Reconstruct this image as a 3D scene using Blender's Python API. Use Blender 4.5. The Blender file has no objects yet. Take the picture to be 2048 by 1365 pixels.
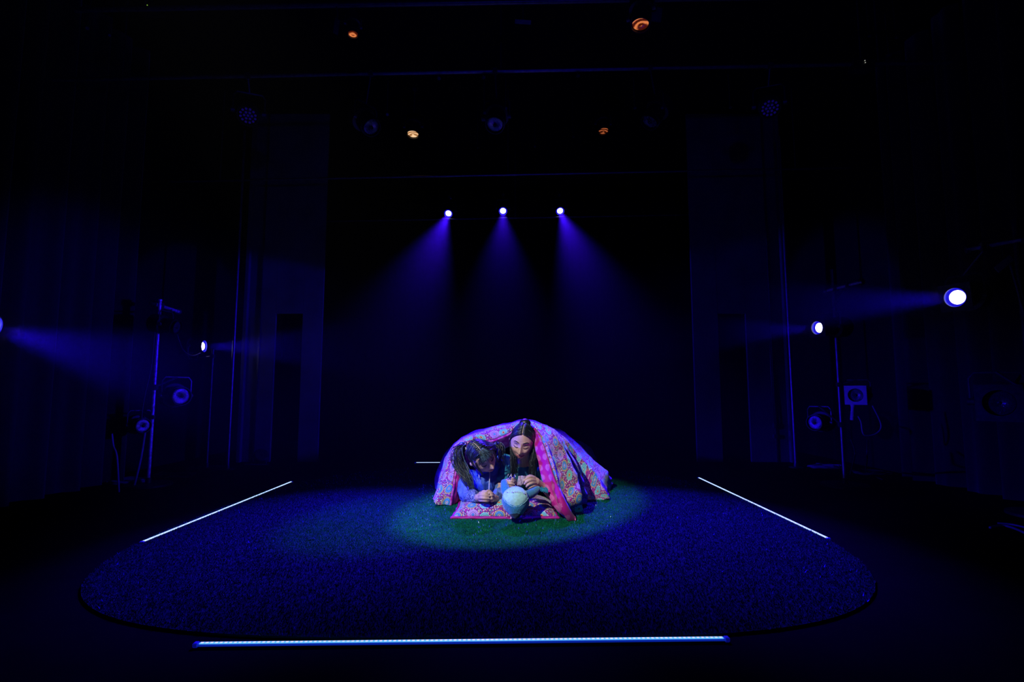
import bpy, bmesh, math, random
import numpy as np
from mathutils import Vector, Matrix, Quaternion, noise
from mathutils.bvhtree import BVHTree
random.seed(7); rng = np.random.default_rng(7)
S = bpy.context.scene
COL = S.collection
# ------------------------------------------------------------------ camera
FPX = 1050.0; CAMH = 0.70; PITCH = math.atan(101.5/FPX)
cam_d = bpy.data.cameras.new('camera'); cam = bpy.data.objects.new('camera', cam_d); COL.objects.link(cam)
cam_d.sensor_width = 36.0; cam_d.lens = FPX/2048*36.0; cam_d.clip_start = 0.02; cam_d.clip_end = 60
cam.location = (0, 0, CAMH); cam.rotation_euler = (math.pi/2+PITCH, 0, 0)
S.camera = cam
S.view_settings.view_transform = 'Standard'; S.view_settings.look = 'None'
S.view_settings.exposure = 0.0; S.view_settings.gamma = 1.0; S.view_settings.use_curve_mapping = False
cy = S.cycles
cy.use_denoising = True; cy.max_bounces = 5; cy.diffuse_bounces = 2; cy.glossy_bounces = 3
cy.transmission_bounces = 3; cy.volume_bounces = 0; cy.transparent_max_bounces = 6
cy.sample_clamp_indirect = 2.0; cy.caustics_reflective = False; cy.caustics_refractive = False
# ------------------------------------------------------------------ world
w = bpy.data.worlds.new('world'); S.world = w; w.use_nodes = True
w.node_tree.nodes['Background'].inputs[0].default_value = (0, 0, 0, 1)
w.node_tree.nodes['Background'].inputs[1].default_value = 0.0

def ray(px, py):
    x = (px-1024)/FPX; y = (682.5-py)/FPX
    c, s = math.cos(PITCH), math.sin(PITCH)
    return Vector((x, c-s*y, s+c*y))
def P(px, py, Y):
    d = ray(px, py); return Vector((0, 0, CAMH)) + d*(Y/d.y)
def F(px, py, z=0.0):
    d = ray(px, py); t = (z-CAMH)/d.z; return Vector((0, 0, CAMH)) + d*t

# ------------------------------------------------------------------ lights
BLUE = (0.016, 0.002, 1.0)
def spot(name, loc, target, power, size, blend, color, radius=0.03):
    d = bpy.data.lights.new(name, 'SPOT'); d.energy = power; d.spot_size = math.radians(size); d.spot_blend = blend
    d.color = color; d.shadow_soft_size = radius
    o = bpy.data.objects.new(name, d); COL.objects.link(o); o.location = loc
    o.rotation_euler = (Vector(target)-Vector(loc)).to_track_quat('-Z', 'Y').to_euler()
    return o
# position, target, power, cone, blend of every lit lantern in the photograph
BACK = [(P(897, 427, 6.0), (-1.02, 2.85, 0)), (P(1006, 422, 6.0), (-0.05, 2.75, 0)), (P(1120, 422, 6.0), (0.92, 2.9, 0))]
SIDE_L_NEAR = (P(-23, 655, 2.75), (0.3, 3.5, 0.15))
SIDE_L_FAR = (P(405, 693, 4.9), (2.75, 5.35, 1.1))
SIDE_R_NEAR = (P(1915, 595, 3.24), (-3.0, 3.7, 0.95))
SIDE_R_FAR = (P(1639, 656, 3.9), (-2.85, 5.35, 1.0))
def ahead(pt, tg, s=0.06):
    pt = Vector(pt); return pt+(Vector(tg)-pt).normalized()*s
for i, (p, t) in enumerate(BACK):
    spot('back_light', ahead(p, t), t, (4600, 2300, 4600)[i], (26, 24, 26)[i], 1.0, (0.04, 0.004, 1.0), 0.03)
spot('side_light', ahead(*SIDE_L_NEAR), SIDE_L_NEAR[1], 560, 40, 0.8, BLUE, 0.04)
spot('side_light', ahead(*SIDE_L_FAR), SIDE_L_FAR[1], 420, 27, 0.35, BLUE, 0.03)
spot('side_light', ahead(*SIDE_R_NEAR), SIDE_R_NEAR[1], 560, 24, 0.7, BLUE, 0.04)
spot('side_light', ahead(*SIDE_R_FAR), SIDE_R_FAR[1], 420, 26, 0.25, BLUE, 0.03)
# unseen blue house lamp aimed up at the rig, and the two front spots over the audience side
spot('front_spot_key', (-1.35, 0.45, 2.7), (-0.04, 3.12, 0.12), 480, 20.5, 0.45, (0.92, 0.93, 0.92), 0.03)
spot('house_blue', (0.3, -0.9, 1.3), (0.1, 3.4, 3.0), 38, 85, 0.8, BLUE, 0.05)
spot('front_spot_teal', (-1.6, 0.6, 2.75), (-0.62, 2.95, 0.0), 110, 21, 1.0, (0.25, 0.72, 1.0), 0.03)

# ------------------------------------------------------------------ mesh helpers
class MB:
    """collects shapes; build() links them as ONE mesh object"""
    def __init__(s): s.v = []; s.f = []; s.uv = None; s.mi = []
    def add(s, v, f, mi=0):
        b = len(s.v); s.v.extend([tuple(x) for x in v]); s.f.extend([tuple(i+b for i in q) for q in f]); s.mi.extend([mi]*len(f)); return s
    def box(s, c, dim, rot=None, bev=0.0, mi=0):
        bm = bmesh.new(); bmesh.ops.create_cube(bm, size=1.0)
        for q in bm.verts: q.co = Vector((q.co.x*dim[0], q.co.y*dim[1], q.co.z*dim[2]))
        if bev: bmesh.ops.bevel(bm, geom=bm.edges[:], offset=bev, segments=2, affect='EDGES', clamp_overlap=True)
        M = Matrix.Translation(Vector(c)) @ (rot.to_4x4() if rot else Matrix())
        bm.verts.index_update()
        s.add([M @ q.co for q in bm.verts], [[q.index for q in f.verts] for f in bm.faces], mi); bm.free(); return s
    def tube(s, pts, rad, n=10, cap=True, mi=0, flat=1.0):
        pts = [Vector(p) for p in pts]; m = len(pts)
        if not hasattr(rad, '__len__'): rad = [rad]*m
        vs = []; up = None
        for i, p in enumerate(pts):
            t = (pts[min(i+1, m-1)]-pts[max(i-1, 0)])
            if t.length < 1e-9: t = Vector((0, 0, 1))
            t.normalize()
            if up is None:
                up = Vector((0, 0, 1)) if abs(t.z) < 0.9 else Vector((1, 0, 0))
            a = t.cross(up); a.normalize(); b = a.cross(t); up = b
            for k in range(n):
                an = 2*math.pi*k/n; vs.append(p+a*(math.cos(an)*rad[i])+b*(math.sin(an)*rad[i]*flat))
        fs = [(i*n+k, i*n+(k+1) % n, (i+1)*n+(k+1) % n, (i+1)*n+k) for i in range(m-1) for k in range(n)]
        if cap: fs += [tuple(range(n))[::-1], tuple((m-1)*n+k for k in range(n))]
        return s.add(vs, fs, mi)
    def capsule(s, pts, rad, n=14, mi=0, flat=1.0):
        """tapered chain with rounded ends"""
        pts = [Vector(p) for p in pts]; pts2 = []; r2 = []
        d0 = (pts[0]-pts[1]).normalized(); d1 = (pts[-1]-pts[-2]).normalized()
        for a in (80, 60, 35): a = math.radians(a); pts2.append(pts[0]+d0*rad[0]*math.sin(a)); r2.append(rad[0]*math.cos(a))
        cr = catmull(pts, max(2, len(pts)*3)) if len(pts) > 2 else pts
        rr = np.interp(np.linspace(0, 1, len(cr)), np.linspace(0, 1, len(rad)), rad)
        pts2 += cr; r2 += list(rr)
        for a in (35, 60, 80): a = math.radians(a); pts2.append(pts[-1]+d1*rad[-1]*math.sin(a)); r2.append(rad[-1]*math.cos(a))
        return s.tube(pts2, r2, n, True, mi, flat)
    def ball(s, c, r, n=16, rot=None, mi=0):
        if not hasattr(r, '__len__'): r = (r, r, r)
        bm = bmesh.new(); bmesh.ops.create_uvsphere(bm, u_segments=n, v_segments=max(6, n*2//3), radius=1.0)
        M = Matrix.Translation(Vector(c)) @ (rot.to_4x4() if rot else Matrix()) @ Matrix.Diagonal((r[0], r[1], r[2], 1))
        bm.verts.index_update()
        s.add([M @ q.co for q in bm.verts], [[q.index for q in f.verts] for f in bm.faces], mi); bm.free(); return s
    def lathe(s, c, axis, prof, n=24, mi=0, cap=True):
        """prof: list of (distance along axis, radius)"""
        c = Vector(c); ax = Vector(axis).normalized(); q = ax.to_track_quat('Z', 'Y')
        a = q @ Vector((1, 0, 0)); b = q @ Vector((0, 1, 0)); vs = []
        for (h, r) in prof:
            for k in range(n):
                an = 2*math.pi*k/n; vs.append(c+ax*h+a*(r*math.cos(an))+b*(r*math.sin(an)))
        m = len(prof)
        fs = [(i*n+k, i*n+(k+1) % n, (i+1)*n+(k+1) % n, (i+1)*n+k) for i in range(m-1) for k in range(n)]
        if cap: fs += [tuple(range(n))[::-1], tuple((m-1)*n+k for k in range(n))]
        return s.add(vs, fs, mi)
    def build(s, name, mat, parent=None, smooth=True, **props):
        me = bpy.data.meshes.new(name); off = Vector((0, 0, 0)); q = parent
        while q is not None: off += q.location; q = q.parent
        v = np.array(s.v, dtype=np.float64)-np.array(off)
        loc = Vector((0, 0, 0))
        if parent is None:
            lo = v.min(0); hi = v.max(0); loc = Vector(((lo[0]+hi[0])/2, (lo[1]+hi[1])/2, lo[2])); v = v-np.array(loc)
        me.from_pydata([tuple(x) for x in v], [], s.f); me.update()
        for m in (mat if isinstance(mat, (list, tuple)) else [mat]): me.materials.append(m)
        if any(s.mi): me.polygons.foreach_set('material_index', s.mi)
        if smooth: me.polygons.foreach_set('use_smooth', [True]*len(me.polygons))
        bm = bmesh.new(); bm.from_mesh(me); bmesh.ops.recalc_face_normals(bm, faces=bm.faces); bm.to_mesh(me); bm.free()
        o = bpy.data.objects.new(name, me); COL.objects.link(o); o.location = loc
        if parent is not None: o.parent = parent
        if smooth == 'auto':
            me.set_sharp_from_angle(angle=math.radians(38))
        for k, x in props.items(): o[k] = x
        return o
def catmull(pts, n):
    pts = [Vector(p) for p in pts]; m = len(pts); out = []
    for j in range(n):
        t = j*(m-1)/(n-1); i = min(int(t), m-2); u = t-i
        p0 = pts[max(i-1, 0)]; p1 = pts[i]; p2 = pts[i+1]; p3 = pts[min(i+2, m-1)]
        out.append(0.5*((2*p1)+(p2-p0)*u+(2*p0-5*p1+4*p2-p3)*u*u+(3*p1-p0-3*p2+p3)*u**3))
    return out
def thing(name, label, cat, loc, group=None):
    o = bpy.data.objects.new(name, None); COL.objects.link(o); o.location = loc; o.empty_display_size = 0.05
    o['label'] = label; o['category'] = cat
    if group: o['group'] = group
    return o
def tag(o, label, cat, group=None):
    o['label'] = label; o['category'] = cat
    if group: o['group'] = group
    return o

# ------------------------------------------------------------------ materials
def mat(name, col, rough=0.6, metal=0.0, var=0.12, scale=30, bump=0.0, emit=None, estr=0.0, spec=0.5, sheen=0.0, coat=0.0):
    m = bpy.data.materials.new(name); m.use_nodes = True; nt = m.node_tree; b = nt.nodes['Principled BSDF']
    tc = nt.nodes.new('ShaderNodeTexCoord'); nz = nt.nodes.new('ShaderNodeTexNoise'); nz.inputs['Scale'].default_value = scale
    nt.links.new(tc.outputs['Object'], nz.inputs['Vector'])
    rp = nt.nodes.new('ShaderNodeValToRGB')
    rp.color_ramp.elements[0].position = 0.3; rp.color_ramp.elements[1].position = 0.7
    rp.color_ramp.elements[0].color = (*[c*(1-var) for c in col], 1); rp.color_ramp.elements[1].color = (*[min(1, c*(1+var)) for c in col], 1)
    nt.links.new(nz.outputs['Fac'], rp.inputs['Fac']); nt.links.new(rp.outputs['Color'], b.inputs['Base Color'])
    b.inputs['Roughness'].default_value = rough; b.inputs['Metallic'].default_value = metal
    b.inputs['Specular IOR Level'].default_value = spec
    if sheen: b.inputs['Sheen Weight'].default_value = sheen
    if coat: b.inputs['Coat Weight'].default_value = coat
    if bump:
        bp = nt.nodes.new('ShaderNodeBump'); bp.inputs['Strength'].default_value = bump; bp.inputs['Distance'].default_value = 0.004
        nt.links.new(nz.outputs['Fac'], bp.inputs['Height']); nt.links.new(bp.outputs['Normal'], b.inputs['Normal'])
    if emit:
        b.inputs['Emission Color'].default_value = (*emit, 1); b.inputs['Emission Strength'].default_value = estr
    return m
class NT:
    """tiny node-graph helper"""
    def __init__(s, m): s.t = m.node_tree
    def n(s, kind, **kw):
        x = s.t.nodes.new(kind)
        for k, v in kw.items(): setattr(x, k, v)
        return x
    def set(s, sock, v):
        if isinstance(v, bpy.types.NodeSocket): s.t.links.new(v, sock)
        else: sock.default_value = v
    def math(s, op, a, b=0.0, c=0.0):
        x = s.n('ShaderNodeMath', operation=op); s.set(x.inputs[0], a); s.set(x.inputs[1], b)
        if len(x.inputs) > 2: s.set(x.inputs[2], c)
        return x.outputs[0]
    def mix(s, f, a, b):
        x = s.n('ShaderNodeMix', data_type='RGBA'); s.set(x.inputs[0], f); s.set(x.inputs[6], a); s.set(x.inputs[7], b); return x.outputs[2]
    def ramp(s, f, stops):
        x = s.n('ShaderNodeValToRGB'); r = x.color_ramp; r.interpolation = 'CONSTANT'
        r.elements[0].position = stops[0][0]; r.elements[0].color = (*stops[0][1], 1)
        r.elements[1].position = stops[1][0]; r.elements[1].color = (*stops[1][1], 1)
        for p, c in stops[2:]:
            e = r.elements.new(p); e.color = (*c, 1)
        s.set(x.inputs[0], f); return x.outputs[0]
    def rosettes(s, scale, rand):
        uv = s.n('ShaderNodeTexCoord').outputs['UV']
        vo = s.n('ShaderNodeTexVoronoi', voronoi_dimensions='2D', feature='F1')
        s.set(vo.inputs['Vector'], uv); s.set(vo.inputs['Scale'], scale); s.set(vo.inputs['Randomness'], rand)
        d = s.n('ShaderNodeVectorMath', operation='SUBTRACT'); s.set(d.inputs[0], uv); s.set(d.inputs[1], vo.outputs['Position'])
        sp = s.n('ShaderNodeSeparateXYZ'); s.set(sp.inputs[0], d.outputs[0])
        th = s.math('ARCTAN2', sp.outputs[1], sp.outputs[0]); r = vo.outputs['Distance']
        cs = s.n('ShaderNodeSeparateColor'); s.set(cs.inputs[0], vo.outputs['Color'])
        return uv, r, th, cs.outputs[0]
def mandala_cotton():
    m = bpy.data.materials.new('mandala_cotton'); m.use_nodes = True; g = NT(m); b = m.node_tree.nodes['Principled BSDF']
    uv, r, th, rnd = g.rosettes(12.5, 0.32)
    s16 = g.math('SINE', g.math('MULTIPLY', th, 14.0)); s24 = g.math('SINE', g.math('MULTIPLY', th, 18.0))
    rr = g.math('ADD', r, g.math('MULTIPLY', s16, 0.016))
    bgc = (0.42, 0.05, 0.36)
    A = g.ramp(rr, [(0, (0.35, 0.02, 0.01)), (0.05, (0.9, 0.35, 0.05)), (0.085, (0.75, 0.75, 0.45)), (0.12, (0.03, 0.22, 0.22)), (0.145, (0.25, 0.78, 0.62)), (0.27, (0.08, 0.5, 0.5)), (0.31, (0.45, 0.85, 0.75)), (0.35, bgc)])
    B = g.ramp(rr, [(0, (0.95, 0.95, 0.9)), (0.035, (0.10, 0.05, 0.3)), (0.08, (0.65, 0.6, 0.15)), (0.12, (0.05, 0.3, 0.6)), (0.24, (0.2, 0.55, 0.8)), (0.29, (0.08, 0.06, 0.2)), (0.33, (0.9, 0.6, 0.15)), (0.38, (0.15, 0.08, 0.2)), (0.41, bgc)])
    Cc = g.ramp(rr, [(0, (0.1, 0.35, 0.75)), (0.06, (0.05, 0.1, 0.35)), (0.09, (0.35, 0.3, 0.75)), (0.13, (0.85, 0.35, 0.75)), (0.17, (0.12, 0.05, 0.25)), (0.21, (0.8, 0.45, 0.85)), (0.29, (0.35, 0.08, 0.4)), (0.33, (0.75, 0.6, 0.85)), (0.37, bgc)])
    # spokes alternate inside the petals
    spoke = g.math('MULTIPLY', g.math('GREATER_THAN', s24, 0.35), g.math('MULTIPLY', g.math('GREATER_THAN', r, 0.16), g.math('LESS_THAN', r, 0.29)))
    col = g.mix(g.math('GREATER_THAN', rnd, 0.40), A, B)
    col = g.mix(g.math('GREATER_THAN', rnd, 0.66), col, Cc)
    col = g.mix(g.math('MULTIPLY', spoke, 0.75), col, (0.07, 0.12, 0.25, 1))
    # beads between the rosettes
    vb = g.n('ShaderNodeTexVoronoi', voronoi_dimensions='2D', feature='F1'); g.set(vb.inputs['Vector'], uv); g.set(vb.inputs['Scale'], 115.0); g.set(vb.inputs['Randomness'], 0.8)
    cb = g.n('ShaderNodeSeparateColor'); g.set(cb.inputs[0], vb.outputs['Color'])
    bead = g.ramp(cb.outputs[0], [(0, (0.85, 0.8, 0.5)), (0.22, (0.65, 0.03, 0.32)), (0.56, (0.85, 0.75, 0.85)), (0.70, (0.12, 0.45, 0.45)), (0.84, (0.8, 0.35, 0.08))])
    bg = g.mix(g.math('LESS_THAN', vb.outputs['Distance'], 0.36), (0.20, 0.02, 0.20, 1), bead)
    thr = g.mix(g.math('GREATER_THAN', rnd, 0.40), (0.35, 0.35, 0.35, 1), (0.41, 0.41, 0.41, 1))
    x = g.n('ShaderNodeSeparateColor'); g.set(x.inputs[0], thr)
    col = g.mix(g.math('GREATER_THAN', rr, x.outputs[0]), col, bg)
    g.set(b.inputs['Base Color'], col); b.inputs['Roughness'].default_value = 0.75; b.inputs['Specular IOR Level'].default_value = 0.25; b.inputs['Sheen Weight'].default_value = 0.3
    return m
def magenta_cotton():
    m = bpy.data.materials.new('magenta_cotton'); m.use_nodes = True; g = NT(m); b = m.node_tree.nodes['Principled BSDF']
    uv, r, th, rnd = g.rosettes(14.5, 0.12)
    s = g.math('SINE', g.math('MULTIPLY', th, 14.0)); rr = g.math('ADD', r, g.math('MULTIPLY', s, 0.02))
    k = g.ramp(rr, [(0, (0.8, 0.8, 0.8)), (0.04, (0.2, 0.2, 0.2)), (0.07, (0.8, 0.8, 0.8)), (0.12, (0.3, 0.3, 0.3)), (0.15, (0.75, 0.75, 0.75)), (0.26, (0.35, 0.35, 0.35)), (0.29, (0.7, 0.7, 0.7)), (0.33, (0, 0, 0))])
    x = g.n('ShaderNodeSeparateColor'); g.set(x.inputs[0], k)
    col = g.mix(g.math('MULTIPLY', x.outputs[0], 0.75), (0.50, 0.0008, 0.26, 1), (0.75, 0.22, 0.58, 1))
    g.set(b.inputs['Base Color'], col); b.inputs['Roughness'].default_value = 0.6; b.inputs['Sheen Weight'].default_value = 0.2; b.inputs['Specular IOR Level'].default_value = 0.3
    return m
M = {}
M['black_floor'] = mat('black_floor', (0.0022, 0.0022, 0.0024), 0.85, var=0.3, scale=6, bump=0.05, spec=0.02)
M['black_wall'] = mat('black_wall', (0.008, 0.008, 0.009), 0.9, spec=0.1)
M['drape'] = mat('drape', (0.02, 0.02, 0.022), 0.9, spec=0.1, sheen=0.2)
M['back_drape'] = mat('back_drape', (0.006, 0.006, 0.007), 0.95, spec=0.05)
M['flat_paint'] = mat('flat_paint', (0.10, 0.10, 0.11), 0.8, var=0.2, scale=4, spec=0.2)
M['steel'] = mat('steel', (0.22, 0.22, 0.24), 0.42, 0.9, var=0.25, scale=40)
M['scuffed_steel'] = mat('scuffed_steel', (0.7, 0.6, 0.7), 0.3, 0.35, var=0.5, scale=60, bump=0.5)
M['dark_steel'] = mat('dark_steel', (0.10, 0.10, 0.11), 0.45, 0.7, var=0.3, scale=50)
M['lamp_black'] = mat('lamp_black', (0.015, 0.015, 0.017), 0.5, 0.2, spec=0.4)
M['rubber'] = mat('rubber', (0.03, 0.03, 0.033), 0.45, spec=0.5)
M['cable_pale'] = mat('cable_pale', (0.25, 0.25, 0.27), 0.4)
M['glass_off'] = mat('glass_off', (0.12, 0.13, 0.15), 0.2, 0.6, var=0.5, scale=120, bump=0.6, coat=0.5)
M['led_glint'] = mat('led_glint', (0.1, 0.1, 0.14), 0.2, emit=(0.05, 0.01, 1.0), estr=0.05)  # faint emission stands in for blue glints reflected by the unlit lenses
M['lens_lit'] = mat('lens_lit', (0.5, 0.5, 0.6), 0.3, emit=(0.62, 0.60, 1.0), estr=9.0)
M['lens_rim'] = mat('lens_rim', (0.02, 0.02, 0.03), 0.3, emit=(0.01, 0.005, 1.0), estr=0.6)  # blue emission paints the lens light falling on the housing ring
M['led_core'] = mat('led_core', (0.9, 0.9, 0.9), 0.4, emit=(0.78, 0.72, 0.85), estr=1.0)
M['led_tape'] = mat('led_tape', (0.7, 0.8, 0.9), 0.4, emit=(0.10, 0.50, 0.85), estr=1.0)
M['led_channel'] = mat('led_channel', (0.1, 0.15, 0.5), 0.4, emit=(0.005, 0.05, 1.0), estr=0.3)  # emission stands in for LED light spilling onto the channel
M['led_far'] = mat('led_far', (0.9, 0.9, 0.9), 0.4, emit=(0.42, 0.60, 1.0), estr=1.6)
M['led_edge'] = mat('led_edge', (0.2, 0.3, 0.9), 0.4, emit=(0.01, 0.02, 1.0), estr=0.12)  # end caps carry the strip's blue halo as faint emission
M['ind_green'] = mat('ind_green', (0.2, 0.5, 0.1), 0.4, emit=(0.30, 0.55, 0.06), estr=1.0)
M['ind_white'] = mat('ind_white', (0.5, 0.5, 0.5), 0.4, emit=(0.3, 0.3, 0.25), estr=1.0)
M['mandala'] = mandala_cotton(); M['magenta'] = magenta_cotton()
M['magenta_plain'] = mat('magenta_plain', (0.50, 0.001, 0.24), 0.6, var=0.15)
M['skin'] = mat('skin', (0.66, 0.40, 0.32), 0.5, var=0.06, scale=60, spec=0.35)
M['skin_pale'] = mat('skin_pale', (0.68, 0.42, 0.34), 0.5, var=0.06, scale=60, spec=0.35)
M['scalp'] = mat('scalp', (0.62, 0.48, 0.42), 0.6)
M['lips'] = mat('lips', (0.45, 0.12, 0.13), 0.4)
M['hair'] = mat('hair', (0.011, 0.014, 0.018), 0.34, var=0.5, scale=220, spec=0.7, bump=0.3)
M['hair_sheen'] = mat('hair_sheen', (0.09, 0.17, 0.20), 0.35, var=0.5, scale=220, spec=0.7)  # teal colour paints the sheen of light on the dark hair
M['denim'] = mat('denim', (0.10, 0.17, 0.40), 0.8, var=0.3, scale=26, bump=0.4)
M['hoodie'] = mat('hoodie', (0.025, 0.075, 0.42), 0.6, var=0.25, scale=18, bump=0.3)
M['teal_shirt'] = mat('teal_shirt', (0.03, 0.30, 0.42), 0.7, var=0.25, scale=22, bump=0.3)
M['print_cloth'] = mat('print_cloth', (0.05, 0.08, 0.25), 0.7, var=0.9, scale=60)
M['cord'] = mat('cord', (0.75, 0.75, 0.85), 0.6)
M['plush'] = mat('plush', (0.02, 0.24, 0.48), 0.95, var=0.18, scale=160, bump=0.8, sheen=0.5)
M['plush_dark'] = mat('plush_dark', (0.008, 0.03, 0.09), 0.95, var=0.2, scale=160, bump=0.8, sheen=0.2)
M['plush_pale'] = mat('plush_pale', (0.42, 0.78, 0.80), 0.9, var=0.14, scale=70, bump=0.6, sheen=0.3)
M['plush_stitch'] = mat('plush_stitch', (0.75, 0.88, 0.9), 0.8)
M['teal_yarn'] = mat('teal_yarn', (0.03, 0.38, 0.55), 0.8, var=0.3, scale=90)
M['lilac_cloth'] = mat('lilac_cloth', (0.60, 0.45, 0.62), 0.8, var=0.35, scale=90)
M['silver'] = mat('silver', (0.75, 0.72, 0.78), 0.2, 1.0)
M['lash'] = mat('lash', (0.012, 0.008, 0.008), 0.6)
M['nail'] = mat('nail', (0.8, 0.6, 0.58), 0.3, coat=0.5)
# printed cuff: pale squiggles on navy
m = M['print_cloth']; g = NT(m); wv = g.n('ShaderNodeTexNoise'); wv.inputs['Scale'].default_value = 70; wv.inputs['Distortion'].default_value = 2.0
tc = g.n('ShaderNodeTexCoord'); g.set(wv.inputs['Vector'], tc.outputs['Object'])
cc = g.ramp(wv.outputs['Fac'], [(0, (0.02, 0.03, 0.12)), (0.49, (0.5, 0.6, 0.85)), (0.55, (0.02, 0.03, 0.12))])
g.set(m.node_tree.nodes['Principled BSDF'].inputs['Base Color'], cc)
# tungsten lens: dim filament seen through stepped glass
def tungsten(name, c1, c2, strength):
    m = mat(name, (0.05, 0.03, 0.02), 0.2); g = NT(m); b = m.node_tree.nodes['Principled BSDF']
    tc = g.n('ShaderNodeTexCoord'); wv = g.n('ShaderNodeTexWave', wave_type='BANDS', bands_direction='Z'); wv.inputs['Scale'].default_value = 34; wv.inputs['Distortion'].default_value = 0.8; wv.inputs['Detail'].default_value = 2; wv.inputs['Detail Scale'].default_value = 3
    g.set(wv.inputs['Vector'], tc.outputs['Object'])
    x = g.n('ShaderNodeValToRGB'); r = x.color_ramp; r.elements[0].position = 0.35; r.elements[0].color = (*c1, 1); r.elements[1].position = 0.9; r.elements[1].color = (*c2, 1)
    g.set(x.inputs[0], wv.outputs['Fac']); g.set(b.inputs['Emission Color'], x.outputs[0]); b.inputs['Emission Strength'].default_value = strength
    return m
M['glow_red'] = tungsten('glow_red', (0.06, 0.005, 0.0), (0.75, 0.20, 0.06), 1.0)
M['glow_dim'] = tungsten('glow_dim', (0.02, 0.002, 0.0), (0.42, 0.10, 0.03), 1.0)
M['glow_warm'] = tungsten('glow_warm', (0.35, 0.14, 0.04), (1.0, 0.65, 0.36), 1.0)
for k in ('led_core', 'led_tape', 'lens_lit', 'lens_rim', 'led_edge', 'ind_green', 'ind_white', 'glow_red', 'glow_dim', 'glow_warm'):
    if k.startswith(('lens', 'ind', 'glow')): M[k].cycles.emission_sampling = 'NONE'

# ------------------------------------------------------------------ setting
def struct(o): o['kind'] = 'structure'; return o
X0, X1, Y0, Y1, ZC = -3.35, 3.35, -1.2, 7.6, 3.7
struct(MB().box(((X0+X1)/2, (Y0+Y1)/2, -0.05), (X1-X0+0.4, Y1-Y0+0.4, 0.1)).build('floor', M['black_floor'], smooth=False))
struct(MB().box(((X0+X1)/2, (Y0+Y1)/2, ZC+0.05), (X1-X0+0.4, Y1-Y0+0.4, 0.1)).build('ceiling', M['black_wall'], smooth=False))
struct(MB().box((X0-0.05, (Y0+Y1)/2, ZC/2), (0.1, Y1-Y0, ZC)).build('wall_left', M['black_wall'], smooth=False))
struct(MB().box((X1+0.05, (Y0+Y1)/2, ZC/2), (0.1, Y1-Y0, ZC)).build('wall_right', M['black_wall'], smooth=False))
struct(MB().box((0, Y1+0.05, ZC/2), (X1-X0, 0.1, ZC)).build('wall_back', M['black_wall'], smooth=False))
struct(MB().box((0, Y0-0.05, ZC/2), (X1-X0, 0.1, ZC)).build('wall_front', M['black_wall'], smooth=False))
# haze: thin stage haze filling the room
hz = bpy.data.materials.new('stage_haze'); hz.use_nodes = True; nt = hz.node_tree; nt.nodes.remove(nt.nodes['Principled BSDF'])
vs = nt.nodes.new('ShaderNodeVolumeScatter'); vs.inputs['Anisotropy'].default_value = 0.35
# density shaped for the beams: thicker at back and wings, thin over mat
g = NT(hz); hs = g.n('ShaderNodeSeparateXYZ'); hg = g.n('ShaderNodeNewGeometry'); g.set(hs.inputs[0], hg.outputs['Position'])
hm_ = g.n('ShaderNodeMapRange', interpolation_type='SMOOTHSTEP'); g.set(hm_.inputs['Value'], hs.outputs[1])
hm_.inputs['From Min'].default_value = 4.2; hm_.inputs['From Max'].default_value = 6.2; hm_.inputs['To Min'].default_value = 0.0014; hm_.inputs['To Max'].default_value = 0.008
hx = g.n('ShaderNodeMapRange', interpolation_type='SMOOTHSTEP'); g.set(hx.inputs['Value'], g.math('ABSOLUTE', hs.outputs[0]))
hx.inputs['From Min'].default_value = 1.3; hx.inputs['From Max'].default_value = 2.5; hx.inputs['To Min'].default_value = 0.0; hx.inputs['To Max'].default_value = 0.018
g.set(vs.inputs['Density'], g.math('ADD', hm_.outputs[0], hx.outputs[0]))
nt.links.new(vs.outputs[0], nt.nodes['Material Output'].inputs['Volume'])
haze = MB().box((0, (Y0+Y1)/2, ZC/2), (X1-X0-0.02, Y1-Y0-0.02, ZC-0.02)).build('haze', hz, smooth=False)
haze['kind'] = 'structure'

def curtain(name, a, b, z0, z1, m, folds, depth, label, group=None):
    a = Vector(a); b = Vector(b); L = (b-a).length; d = (b-a).normalized(); nrm = Vector((-d.y, d.x, 0)); n = folds*12; rows = 14
    v = []; rs = random.Random(name+str(folds)+str(a.x))
    ph = [rs.uniform(0, 6.28) for _ in range(4)]
    for j in range(rows+1):
        tz = j/rows; z = z0+(z1-z0)*tz
        for i in range(n+1):
            t = i/n; w = depth*(0.75*math.sin(2*math.pi*folds*t+0.9*math.sin(2*math.pi*t*2.3+ph[0])) + 0.35*math.sin(2*math.pi*folds*1.7*t+ph[1]))*(1.0-0.35*tz)
            v.append(a+d*(L*t)+nrm*w+Vector((0, 0, z-a.z)))
    f = [(j*(n+1)+i, j*(n+1)+i+1, (j+1)*(n+1)+i+1, (j+1)*(n+1)+i) for j in range(rows) for i in range(n)]
    o = MB().add(v, f).build(name, m); md = o.modifiers.new('thick', 'SOLIDIFY'); md.thickness = 0.006
    return tag(o, label, 'curtain', group)
curtain('stage_curtain', (-3.12, 2.2, 0), (-3.05, 4.15, 0), 0.02, 3.5, M['drape'], 9, 0.085, 'black pleated stage curtain down the left side, lit blue by the beam')
curtain('stage_curtain', (3.17, 4.3, 0), (3.22, 2.2, 0), 0.02, 3.5, M['drape'], 9, 0.085, 'black pleated stage curtain down the right side behind the light stands')
curtain('backdrop_curtain', (-3.2, 7.3, 0), (3.2, 7.3, 0), 0.02, 3.6, M['back_drape'], 26, 0.05, 'black backdrop curtain hung across the back of the stage')

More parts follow.
